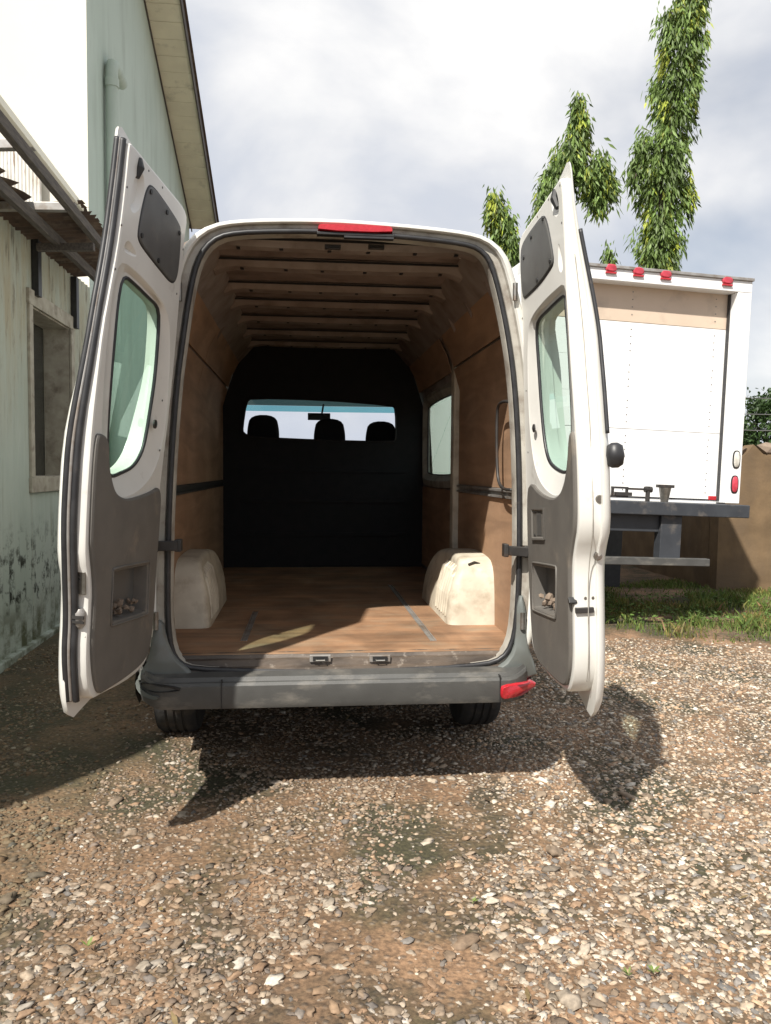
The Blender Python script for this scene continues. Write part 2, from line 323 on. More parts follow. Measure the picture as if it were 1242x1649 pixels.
# ================================================================== GROUND
def ground_mat():
    m = bpy.data.materials.new('red_earth'); m.use_nodes = True; N = m.node_tree.nodes; L = m.node_tree.links.new
    p = N['Principled BSDF']; p.inputs['Roughness'].default_value = .95
    t = N.new('ShaderNodeTexCoord')
    def noise(sc, det=8, ro=.6, dist=0):
        n = N.new('ShaderNodeTexNoise'); n.inputs['Scale'].default_value = sc; n.inputs['Detail'].default_value = det; n.inputs['Roughness'].default_value = ro
        n.inputs['Distortion'].default_value = dist; L(t.outputs['Object'], n.inputs['Vector']); return n.outputs['Fac']
    def ramp(s, pts):
        r = N.new('ShaderNodeValToRGB'); el = r.color_ramp.elements; el[0].position, el[0].color = pts[0][0], (*pts[0][1], 1); el[1].position, el[1].color = pts[-1][0], (*pts[-1][1], 1)
        for a, c in pts[1:-1]: q = el.new(a); q.color = (*c, 1)
        L(s, r.inputs[0]); return r.outputs[0]
    def mix(f, a, b, mode='MIX'):
        q = N.new('ShaderNodeMix'); q.data_type = 'RGBA'; q.blend_type = mode
        if isinstance(f, float): q.inputs[0].default_value = f
        else: L(f, q.inputs[0])
        for i, s in ((6, a), (7, b)):
            if isinstance(s, tuple): q.inputs[i].default_value = (*s, 1)
            else: L(s, q.inputs[i])
        return q.outputs[2]
    earth = ramp(noise(1.6), [(.32, (.125, .080, .047)), (.5, (.205, .125, .070)), (.66, (.29, .175, .10))])
    dark = ramp(noise(2.3, 7, .65, .4), [(.50, (0, 0, 0)), (.64, (1, 1, 1))])
    c = mix(dark, earth, (.066, .052, .030))
    moss = ramp(noise(1.1, 6, .6, .3), [(.46, (0, 0, 0)), (.60, (1, 1, 1))]); c = mix(moss, c, (.058, .052, .026))
    fine = ramp(noise(55, 4), [(.35, (.55, .55, .55)), (.65, (1.25, 1.25, 1.25))])
    c = mix(1.0, c, fine, 'MULTIPLY')
    # far beyond the modelled stones the gravel's pale grains live on in the colour
    v = N.new('ShaderNodeTexVoronoi'); v.inputs['Scale'].default_value = 32; L(t.outputs['Object'], v.inputs['Vector'])
    grain = ramp(v.outputs['Distance'], [(.0, (1, 1, 1)), (.42, (0, 0, 0))])
    gm = mix(.5, (0.0, 0.0, 0.0), grain)
    c = mix(gm, c, ramp(v.outputs['Color'], [(.2, (.13, .11, .085)), (.8, (.36, .31, .25))]))
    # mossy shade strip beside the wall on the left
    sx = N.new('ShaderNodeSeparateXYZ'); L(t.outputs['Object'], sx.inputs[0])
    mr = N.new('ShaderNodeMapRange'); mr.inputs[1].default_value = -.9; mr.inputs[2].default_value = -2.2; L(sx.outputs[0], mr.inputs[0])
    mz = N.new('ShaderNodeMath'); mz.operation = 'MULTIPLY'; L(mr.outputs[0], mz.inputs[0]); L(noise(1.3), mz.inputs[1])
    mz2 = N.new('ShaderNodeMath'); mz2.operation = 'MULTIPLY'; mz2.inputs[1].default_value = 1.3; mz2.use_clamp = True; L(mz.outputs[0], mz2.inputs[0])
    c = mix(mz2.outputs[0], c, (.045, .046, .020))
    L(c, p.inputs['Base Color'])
    b = N.new('ShaderNodeBump'); b.inputs['Strength'].default_value = .8; b.inputs['Distance'].default_value = .012
    ad = N.new('ShaderNodeMath'); ad.operation = 'ADD'; L(noise(30, 6), ad.inputs[0]); L(grain, ad.inputs[1]); L(ad.outputs[0], b.inputs['Height']); L(b.outputs[0], p.inputs['Normal'])
    return m
EARTH = ground_mat()
def ground_z(x, y):
    r = (vnoise(x, y, .9, 1)-.5)*.045+(vnoise(x, y, 3.1, 2)-.5)*.018
    return r
def build_ground():
    xs = np.concatenate([[-400, -150, -60, -25, -12], np.linspace(-6, 9, 121), [12, 25, 60, 150, 400]])
    ys = np.concatenate([[-400, -100, -30, -12], np.linspace(-5, 10, 121), [14, 20, 40, 100, 400]])
    X, Y = np.meshgrid(xs, ys); inside = (X > -6.1) & (X < 9.1) & (Y > -5.1) & (Y < 10.1)
    Z = np.where(inside, ground_z(X, Y), 0)
    n = len(xs); Fc = [(j*n+i, j*n+i+1, (j+1)*n+i+1, (j+1)*n+i) for j in range(len(ys)-1) for i in range(n-1)]
    o = mk('ground', np.stack([X, Y, Z], -1), Fc, EARTH, smooth=True); tag(o, 'reddish earth yard under the gravel', kind='structure')
build_ground()

def col_attr(me, C, per):
    a = me.color_attributes.new('tone', 'FLOAT_COLOR', 'POINT'); C4 = np.c_[C, np.ones(len(C))]; a.data.foreach_set('color', np.repeat(C4, per, 0).ravel())
def ico(sub):
    bm = bmesh.new(); bmesh.ops.create_icosphere(bm, subdivisions=sub, radius=1)
    V = np.array([v.co[:] for v in bm.verts]); Fc = np.array([[v.index for v in f.verts] for f in bm.faces]); bm.free(); return V, Fc
def fast_mesh(name, V, T, material, smooth=True):
    me = bpy.data.meshes.new(name); me.vertices.add(len(V)); me.vertices.foreach_set('co', V.astype(np.float32).ravel())
    me.loops.add(T.size); me.loops.foreach_set('vertex_index', T.astype(np.int32).ravel())
    me.polygons.add(len(T)); me.polygons.foreach_set('loop_start', np.arange(0, T.size, T.shape[1], dtype=np.int32)); me.polygons.foreach_set('loop_total', np.full(len(T), T.shape[1], np.int32))
    if smooth: me.polygons.foreach_set('use_smooth', np.ones(len(T), bool))
    me.update(calc_edges=True); me.materials.append(material); o = bpy.data.objects.new(name, me); COL.objects.link(o); ORG[o.name] = (np.zeros(3), np.eye(3)); return o
STONE = attr_mat('stone_tones', 'tone', rough=.8)
def stones(name, n, sub, box, size, seed, label, right=False):
    r = np.random.default_rng(seed); x0, x1, y0, y1 = box
    # distance-aware scatter: as many as the eye can resolve
    N = n*3; x = r.uniform(x0, x1, N); y = r.uniform(y0, y1, N)
    d = .55*vnoise(x, y, 1.35, 11)+.45*vnoise(x, y, 3.6, 12)
    dens = np.clip((d-.33)/.22, .12, 1)
    dens = np.maximum(dens, np.clip((x-.35+.5*(vnoise(x, y, 1.5, 9)-.5))/.6, 0, 1)*1.0)
    dens *= np.clip(1.15-(np.clip(-x-1.6, 0, 3)*.9), .12, 1)
    # the stones thin out where the grass begins
    ye = 3.2-.5*(x-2.7); dens *= np.where(x > 1.6, np.clip(1.2-(y-ye+.5)*1.1, .05, 1), 1)
    k = r.random(N) < dens; x = x[k][:n]; y = y[k][:n]; n = len(x)
    V0, F0 = ico(sub); nv = len(V0)
    s = size*.92*np.exp(r.normal(0, .38, n)); s = np.clip(s, size*.4, size*2.4)
    sc = np.stack([s*r.uniform(.8, 1.35, n), s*r.uniform(.6, 1.0, n), s*r.uniform(.24, .50, n)], 1)
    jit = 1+.25*r.standard_normal((8, nv, 1)); pick = r.integers(0, 8, n)
    P = V0[None]*jit[pick]*sc[:, None, :]
    a = r.uniform(0, 6.283, n); tx = r.normal(0, .22, n); ca, sa = np.cos(a), np.sin(a)
    Px = P[..., 0]*ca[:, None]-P[..., 1]*sa[:, None]; Py = P[..., 0]*sa[:, None]+P[..., 1]*ca[:, None]; Pz = P[..., 2]+Px*tx[:, None]
    z = ground_z(x, y)+sc[:, 2]*r.uniform(-.45, .40, n)
    V = np.stack([Px+x[:, None], Py+y[:, None], Pz+z[:, None]], -1).reshape(-1, 3)
    T = (F0[None]+(np.arange(n)*nv)[:, None, None]).reshape(-1, 3)
    pal = np.array([(.32, .255, .185), (.20, .155, .11), (.38, .33, .26), (.12, .10, .076), (.26, .17, .105), (.46, .42, .355), (.15, .142, .13), (.33, .23, .145)])
    w = np.array([.20, .16, .15, .15, .12, .06, .11, .06]); C = pal[r.choice(8, n, p=w/w.sum())]*r.uniform(.65, 1.15, (n, 1))
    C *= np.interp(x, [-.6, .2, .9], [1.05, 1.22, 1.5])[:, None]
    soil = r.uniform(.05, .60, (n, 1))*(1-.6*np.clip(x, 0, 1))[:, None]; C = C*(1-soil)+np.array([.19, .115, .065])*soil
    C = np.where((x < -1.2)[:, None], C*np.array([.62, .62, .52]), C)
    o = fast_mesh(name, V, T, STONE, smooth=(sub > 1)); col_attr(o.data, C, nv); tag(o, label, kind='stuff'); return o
stones('gravel', 13500, 2, (-1.75, 2.2, -2.05, -.62), .0110, 1, 'loose rounded gravel in the foreground of the yard')
stones('gravel', 52000, 1, (-3.0, 4.2, -.7, 3.4), .0106, 2, 'loose gravel around and beneath the van')
stones('gravel', 14000, 1, (-1.75, 2.2, -2.05, 1.4), .0065, 3, 'fine grit between the bigger pebbles')
stones('gravel', 260, 2, (-1.6, 2.2, -2.0, .2), .020, 4, 'scattered larger pale pebbles lying on the gravel')

# ------------------------------------------------------------------ grass and weeds on the right
LEAFG = attr_mat('grass_tones', 'tone', rough=.75, trans=.25)
def grass():
    r = np.random.default_rng(5); N = 70000
    x = r.uniform(1.6, 9, N); y = r.uniform(2.6, 7, N); ye = 3.45-.45*(x-2.7)+1.3*(vnoise(x, y, 1.7, 21)-.5)
    p = np.clip((y-ye)*1.2, 0, 1)*np.clip(vnoise(x, y, 2.6, 22)*2.4-.55, .05, 1); p *= (y < 6.05) | (x < 5.1)
    k = r.random(N) < p; x = x[k]; y = y[k]; n = len(x); z = ground_z(x, y)
    h = r.uniform(.02, .075, n)*(1+.9*(vnoise(x, y, 3, 23) > .62)); a = r.uniform(0, 6.28, n); w = r.uniform(.003, .008, n); lean = r.uniform(.1, .8, n)*h; b = r.uniform(0, 6.28, n)
    dx, dy = np.cos(a)*w, np.sin(a)*w; lx, ly = np.cos(b)*lean, np.sin(b)*lean
    V = np.stack([np.stack([x-dx, y-dy, z], 1), np.stack([x+dx, y+dy, z], 1), np.stack([x+dx*.7+lx*.45, y+dy*.7+ly*.45, z+h*.65], 1), np.stack([x+lx, y+ly, z+h], 1)], 1).reshape(-1, 3)
    T = (np.array([[0, 1, 2], [0, 2, 3]])[None]+(np.arange(n)*4)[:, None, None]).reshape(-1, 3)
    pal = np.array([(.13, .19, .035), (.09, .145, .03), (.18, .21, .05), (.22, .19, .08)]); C = pal[r.choice(4, n, p=[.35, .3, .22, .13])]*r.uniform(.7, 1.3, (n, 1)); dry = (vnoise(x, y, 2.0, 27)*r.uniform(.5, 1.3, n) > .55)[:, None]; C = np.where(dry, C*np.array([1.5, 1.05, 1.3]), C)
    o = fast_mesh('grass', V, T, LEAFG, False); col_attr(o.data, C, 4); tag(o, 'short green grass growing round the back of the box truck', kind='stuff')
    # broad-leaved ground cover
    n = 5200; x = r.uniform(2.0, 8.0, n*3); y = r.uniform(3.2, 6.0, n*3); ye = 3.75-.42*(x-2.7)+.5*(vnoise(x, y, 1.7, 21)-.5)
    k = (r.random(n*3) < np.clip((y-ye)*1.4, 0, 1)*(vnoise(x, y, 2.2, 25) > .45)); x = x[k][:n]; y = y[k][:n]; n = len(x); z = ground_z(x, y)+r.uniform(.02, .085, n)
    s = r.uniform(.010, .026, n); a = r.uniform(0, 6.28, n); t1 = r.uniform(-.5, .5, n); u = np.stack([np.cos(a), np.sin(a), t1], 1); v = np.stack([-np.sin(a), np.cos(a), r.uniform(-.5, .5, n)], 1); c = np.stack([x, y, z], 1)
    V = np.stack([c-u*s[:, None], c-v*s[:, None]*.7, c+u*s[:, None], c+v*s[:, None]*.7], 1).reshape(-1, 3); T = (np.array([[0, 1, 2], [0, 2, 3]])[None]+(np.arange(n)*4)[:, None, None]).reshape(-1, 3)
    C = np.array([(.10, .17, .035)])*r.uniform(.6, 1.5, (n, 1)); o = fast_mesh('ground_cover', V, T, LEAFG, False); col_attr(o.data, C, 4); tag(o, 'low broad-leaved weeds among the grass behind the truck', kind='stuff')
grass()
def weed(px, py, n, s, label):
    c = at_z(px, py, .01); r = np.random.default_rng(int(px)); m = MB()
    for i in range(n):
        a = r.uniform(0, 6.28); l = s*r.uniform(.6, 1.2); up = r.uniform(.15, .9); d = np.array([math.cos(a), math.sin(a), up]); sd = np.array([-math.sin(a), math.cos(a), 0])*l*.16
        m.add([c, c+d*l*.5+sd, c+d*l, c+d*l*.5-sd], [(0, 1, 2, 3)])
    tag(m.build('weed', WEED), label, 'weed', 'small weeds in the gravel')
WEED = mat('weed_green', (.10, .16, .03), (.16, .19, .05), scale=20, rough=.7)
weed(1012, 1568, 12, .020, 'tiny green weed in the gravel, left one of the pair at lower right')
weed(1052, 1564, 12, .022, 'tiny green weed in the gravel, right one of the pair at lower right')
weed(142, 1524, 9, .028, 'tiny yellow-green weed in the gravel at lower left')
weed(762, 1452, 8, .022, 'tiny weed in the gravel below the middle of the van')

r_ = np.random.default_rng(77); n = 230; x = r_.uniform(-2.4, 3.6, n); y = r_.uniform(-2.0, 3.4, n); V = []; a = r_.uniform(0, 6.28, n); l = r_.uniform(.010, .028, n)
u = np.stack([np.cos(a), np.sin(a), r_.normal(0, .25, n)], 1)*l[:, None]; v = np.stack([-np.sin(a), np.cos(a), r_.normal(0, .4, n)], 1)*(l*.32)[:, None]; c = np.stack([x, y, ground_z(x, y)+.016], 1)
V = np.stack([c-u, c-v, c+u, c+v], 1).reshape(-1, 3); T = (np.array([[0, 1, 2], [0, 2, 3]])[None]+(np.arange(n)*4)[:, None, None]).reshape(-1, 3)
o = fast_mesh('leaf_litter', V, T, LEAFG, False); col_attr(o.data, np.array([(.16, .095, .045), (.22, .16, .07), (.10, .07, .04)])[r_.integers(0, 3, n)], 4); tag(o, 'small dry leaves scattered over the gravel', kind='stuff')

# ================================================================== LEFT BUILDINGS
WX = -2.537
# --- lean-to shed wall, sheet by sheet, in its own shade
shed = empty('shed', (WX, 2, 0), 'mildewed pale green corrugated shed with a timber window, beside the open left door', 'shed')
Y0, Y1, SHW = -1.45, 5.44, .78
wf = [at_x(45, 482, WX), at_x(118, 770, WX)]
WY0, WY1 = 3.47, 4.62
WZ0, WZ1 = 1.46, 2.93
def sheet(y0, y1, z0, z1, top=None):
    n = max(4, int((y1-y0)/.026)); V = []; Fc = []
    for i in range(n+1):
        y = y0+(y1-y0)*i/n; x = WX+.010*math.cos(2*math.pi*y/.13)*(1 if z1 > 1.9 else .45)
        zt = z1 if top is None else top(y)
        V += [(x, y, z0), (x, y, zt)]
    for i in range(n): Fc.append((2*i, 2*i+2, 2*i+3, 2*i+1))
    mk('sheet', V, Fc, GREENWALL, shed, smooth=True)
ys = list(np.arange(Y0, Y1, SHW))+[Y1]
for a, b in zip(ys[:-1], ys[1:]):
    b2 = b+.02 if b < Y1 else b
    if b < -1.0:
        sheet(a, b2, -.02, 3.5, top=lambda y: 3.5)
    segs = [(a, b2)]
    if b >= -1.0:
        if a < WY1 and b > WY0:
            if a < WY0: sheet(a, WY0, -.02, 3.52)
            if b > WY1: sheet(WY1, b2, -.02, 3.52)
            sheet(max(a, WY0), min(b2, WY1), -.02, WZ0); sheet(max(a, WY0), min(b2, WY1), WZ1, 3.52)
        else: sheet(a, b2, -.02, 3.52)
mk('end_wall', [(WX-.005, Y0, 0), (WX-4, Y0, 0), (WX-4, Y0, 3.3), (WX-.005, Y0, 3.5)], [(0, 1, 2, 3)], GREENWALL, shed)
mk('shed_roof', [(WX-.02, Y0, 3.53), (WX-4, Y0, 3.33), (WX-4, Y1-.05, 3.33), (WX-.02, Y1-.05, 3.53)], [(0, 1, 2, 3)], RUSTSHEET, shed)
win = mk('window', MB().bx((WX-.26, WY0, WZ0), (WX-.24, WY1, WZ1)).V[0], MB().bx((0, 0, 0), (1, 1, 1)).F, WINDARK, shed)
m = MB()      # reveals
m.bx((WX-.235, WY1-.004, WZ0), (WX+.004, WY1+.02, WZ1)); m.bx((WX-.235, WY0-.02, WZ0), (WX+.004, WY0+.004, WZ1)); m.bx((WX-.235, WY0+.005, WZ0-.02), (WX+.004, WY1-.005, WZ0+.01)); m.bx((WX-.235, WY0+.005, WZ1-.01), (WX+.004, WY1-.005, WZ1+.02))
m.build('reveal', PALETIMBER, win)
m = MB()
for a, b in (((WX+.006, WY0-.10, WZ0-.13), (WX+.035, WY1+.12, WZ0)), ((WX+.006, WY0-.10, WZ1), (WX+.035, WY1+.12, WZ1+.13)), ((WX+.008, WY0-.09, WZ0+.001), (WX+.033, WY0, WZ1-.001)), ((WX+.008, WY1, WZ0+.001), (WX+.033, WY1+.10, WZ1-.001))): m.bx(a, b)
m.build('frame', PALETIMBER, win, bevel=.004)
m = MB(); m.bx((WX-.20, WY0+.02, WZ0+.02), (WX-.17, WY0+.09, WZ1-.02)); m.bx((WX-.20, WY0+.45, WZ0+.02), (WX-.17, WY0+.50, WZ1-.02)); m.build('mullion', DARKSTEEL, win)
for yy, z0, z1 in ((3.55, 3.02, 3.5), (4.72, 2.95, 3.46)):
    MB().bx((WX+.012, yy-.045, z0), (WX+.07, yy+.045, z1)).build('bracket', BLACK, shed, bevel=.004)
# plinth mildew lumps: low concrete kerb at the foot of the wall
MB().bx((WX-.1, Y0, -.05), (WX+.05, Y1, .05)).build('plinth', GREENWALL, shed, bevel=.01)
# --- canopy frame over the wall
can = empty('canopy', (-2.2, 3, 3.5), 'weathered timber canopy frame with rusty sheeting above the shed wall', 'canopy')
XO = -1.93
def seg(mbn, p, q, X, w, h, mt): a = at_x(*p, X); b = at_x(*q, X); MB().bar(a, b, w, h).build(mbn, mt, can, bevel=.004)
a = at_x(-40, 145, XO); b = at_x(163, 395, XO); MB().bar(a, b, .05, .075).build('beam', TIMBER, can, bevel=.004)
a = at_x(-40, 262, -2.2); b = at_x(160, 452, -2.2); MB().bar(a, b, .05, .08).build('beam', TIMBER, can, bevel=.004)
a = at_x(-40, 112, XO+.01); b = at_x(132, 335, XO+.01); MB().bar(a, b, .03, .05).build('gutter_strip', WHITEWALL, can, bevel=.004)
for (p, q) in (((-30, 218), (56, 233)), ((-30, 312), (123, 334)), ((60, 388), (152, 398))):
    pa = at_x(q[0], q[1], XO+.02); pb = at_y(p[0], p[1], pa[1]); MB().bar(pa, (max(pb[0], WX-.3), pa[1], pa[2]-.02), .06, .06).build('purlin', TIMBER if p[0] > 0 else ALU, can, bevel=.004)
# rusty sheets lying over the far part of the frame, edge ragged
pts = [(-30, 318), (60, 325), (122, 338), (163, 405), (163, 475), (120, 440), (60, 385), (-30, 320)]
za = at_x(122, 330, XO); y_in = za[1]
for i, (ya, yb) in enumerate(((y_in-.05, y_in+.72), (y_in+.70, y_in+1.45), (y_in+1.43, y_in+2.2))):
    n = 26; V = []; zz = za[2]+.045+.004*i
    for k in range(n+1):
        y = ya+(yb-ya)*k/n; w = .012*math.cos(2*math.pi*y/.09)
        V += [(WX-.02, y, zz-.10+w), (XO+.06+.02*math.sin(k*1.7), y, zz-.03+w)]
    mk('roof_sheet', V, [(2*k, 2*k+1, 2*k+3, 2*k+2) for k in range(n)], RUSTSHEET, can, smooth=True)
n = 26; V = []
for k in range(n+1):
    y = y_in-2.3+2.3*k/n; V += [(WX-.02, y, 3.52+.01*math.cos(y*60)), (WX+.28+.05*math.sin(k*2.1), y, 3.56+.01*math.cos(y*60))]
mk('roof_sheet', V, [(2*k, 2*k+1, 2*k+3, 2*k+2) for k in range(n)], RUSTSHEET, can, smooth=True)

# --- two-storey house behind: sunlit front face, shaded gable side with rake soffit
house = empty('house', (WX, 9, 0), 'tall pale green house with a sunlit white front and sloping boarded eave at upper left', 'house')
FY = 5.45
rk = [at_x(232, 0, WX), at_x(300, 330, WX)]
sl_ = (rk[1][2]-rk[0][2])/(rk[1][1]-rk[0][1]); zr = lambda y: rk[0][2]+sl_*(y-rk[0][1])
YE = 13.4
mk('side_wall', [(WX, FY+.002, 0), (WX, YE, 0), (WX, YE, zr(YE)), (WX, FY+.002, zr(FY))], [(0, 1, 2, 3)], GREENSMOOTH, house)
mk('front_wall', [(WX, FY, 0), (WX-7, FY, 0), (WX-7, FY, zr(FY)), (WX, FY, zr(FY))], [(0, 1, 2, 3)], WHITEWALL, house)
mk('back_wall', [(WX, YE, 0), (WX-7, YE, 0), (WX-7, YE, zr(YE)), (WX, YE, zr(YE))], [(0, 1, 2, 3)], WHITEWALL, house)
OV = .52
dirv = np.array([0, 1, sl_]); dirv /= np.linalg.norm(dirv); Lr = (YE+.3-FY+.5)/dirv[1]; nb = int(Lr/.155); start = np.array([0, FY-.5, zr(FY-.5)])
for i in range(nb):
    p = start+dirv*(i*.155); q = start+dirv*(i*.155+.149); dz = .006 if i % 2 else 0
    mb = MB(); V = []
    for P in (p, q):
        V += [(WX+.001, P[1], P[2]-.01+dz), (WX+OV, P[1], P[2]-.01+dz), (WX+OV, P[1], P[2]+.012+dz), (WX+.001, P[1], P[2]+.012+dz)]
    mb.add(V, [(0, 1, 2, 3), (7, 6, 5, 4), (0, 4, 5, 1), (1, 5, 6, 2), (2, 6, 7, 3), (3, 7, 4, 0)]); mb.build('soffit_board', SOFFIT, house)
e0 = start; e1 = start+dirv*Lr
MB().bar((WX+OV+.014, e0[1], e0[2]+.05), (WX+OV+.014, e1[1], e1[2]+.05), .022, .19).build('fascia', FASCIA, house)
MB().bar((WX+.012, e0[1], e0[2]-.03), (WX+.012, e1[1], e1[2]-.03), .02, .035).build('trim_strip', FASCIA, house)
m = MB(); m.add([(WX+OV+.06, e0[1], e0[2]+.16), (WX+OV+.06, e1[1], e1[2]+.16), (WX-7, e1[1], e1[2]+.16), (WX-7, e0[1], e0[2]+.16)], [(0, 1, 2, 3)]); m.build('roof', RUSTSHEET, house)
MB().bar((WX+.26, YE+.32, zr(YE)+.02), (WX-7, YE+.32, zr(YE)+.02), .03, .2).build('gutter', FASCIA, house)
# drain pipe with elbow
pp = at_x(180, 110, WX+.09); pq = pp.copy(); pq[2] = .1
q2 = at_x(196, 96, WX+.09)
m = MB(); m.tube([pq, (pp[0], pp[1], pp[2]-.05), (pp[0], pp[1]+.03, pp[2]+.05), (pp[0], pp[1]+.14, pp[2]+.09), (pp[0], q2[1], pp[2]+.07)], .072, 14)
m.build('drain_pipe', GREENSMOOTH, house, auto=40)
m = MB(); m.tube([(pp[0], pp[1], pp[2]-.22), (pp[0], pp[1], pp[2]-.12)], .083, 14); m.build('pipe_collar', GREENSMOOTH, house, auto=40)
# ribbed fibre sheet leaning on the sunlit front, seen through the canopy frame
a0 = at_y(-60, 205, FY-.12); a1 = at_y(66, 340, FY-.12); V = []; n = 84
for k in range(n+1):
    xx = a0[0]+(a1[0]-a0[0])*k/n; w = .012*math.cos(2*math.pi*k/4); V += [(xx, FY-.10+w, a1[2]-.1), (xx, FY-.10+w, np.interp(xx, [a0[0], a1[0]], [a0[2], a1[2]+.55]))]
o = mk('corrugated_sheet', V, [(2*k, 2*k+2, 2*k+3, 2*k+1) for k in range(n)], mat('white_corrugated', (.72, .72, .68), (.60, .57, .5), scale=4, rough=.6, stain=(.30, .20, .13), sscale=5, slo=.55, shi=.7, sstretch=(6, 1, .6)), smooth=True)
tag(o, 'rust-streaked white corrugated sheet seen between the canopy beams', 'metal sheet')

# ================================================================== RIGHT: MUD WALL, WIRE, TREES
def mud_wall():
    Yw, X0, X1, top = 6.12, 5.16, 14.0, 1.80
    root = empty('yard_wall', (X0, Yw, 0), 'rough brown mud-rendered wall with a broken top at the right edge', 'wall')
    def run(p, q, n, t=.24):
        p = np.array(p); q = np.array(q); d = (q-p)/np.linalg.norm(q-p); nrm = np.array([d[1], -d[0]]); V = []; Fc = []; r = np.random.default_rng(3)
        for i in range(n+1):
            b = p+(q-p)*i/n; h = top+.035*r.standard_normal(); w = .012*r.standard_normal()
            V += [(*(b+nrm*w), -.1), (*(b+nrm*w*.5), .9), (*(b+nrm*(w-.01)), h), (*(b-nrm*t), h+.02*r.standard_normal()), (*(b-nrm*t), -.1)]
        for i in range(n):
            for k in range(4): Fc.append((5*i+k, 5*i+5+k, 5*i+6+k, 5*i+1+k))
        Fc.append((0, 1, 2, 3, 4)); return V, Fc
    V, Fc = run((X0, Yw), (X1, Yw), 60); mk('rendered_wall', V, Fc, MUDWALL, root, auto=50)
    V, Fc = run((X0-.0, 17), (X0, Yw+.26), 40); mk('rendered_wall', V, Fc, MUDWALL, root, auto=50)
    V, Fc = run((-9, 17.2), (X0, 17.2), 40); mk('rendered_wall', V, Fc, MUDWALL, root, auto=50)
    r = np.random.default_rng(8); V0, F0 = ico(1); me = None
    for i in range(26):
        x = X0+.15+i*.17+r.uniform(-.04, .04); s = r.uniform(.07, .13)*(1.25 if x < 6 else .8)
        V = V0*(1+.22*r.standard_normal((len(V0), 1)))*np.array([s*1.2, s*.8, s*.6])
        mk('stone', V+np.array([x, Yw+.12+r.uniform(-.05, .05), top+s*.35]), F0, RUBBLE, root)
    for z in (2.12, 2.33, 2.54):
        fence = [] ; m = MB()
        pts = [(X0-.2+i*.35, Yw+.1, z-.02*math.sin(i*.6)) for i in range(28)]
        m.tube(pts, .006, 5)
        for i in range(70):
            x = X0+i*.13; m.bar((x-.012, Yw+.1, z-.02), (x+.012, Yw+.1, z+.02), .004, .004)
        m.build('barbed_wire', WIRE, root)
    for i in range(5): MB().bar((X0+.1+i*2.2, Yw+.12, 1.6), (X0+.1+i*2.2, Yw+.12, 2.62), .035, .035, up=(0, 1, 0)).build('wire_post', STEEL, root)
mud_wall()

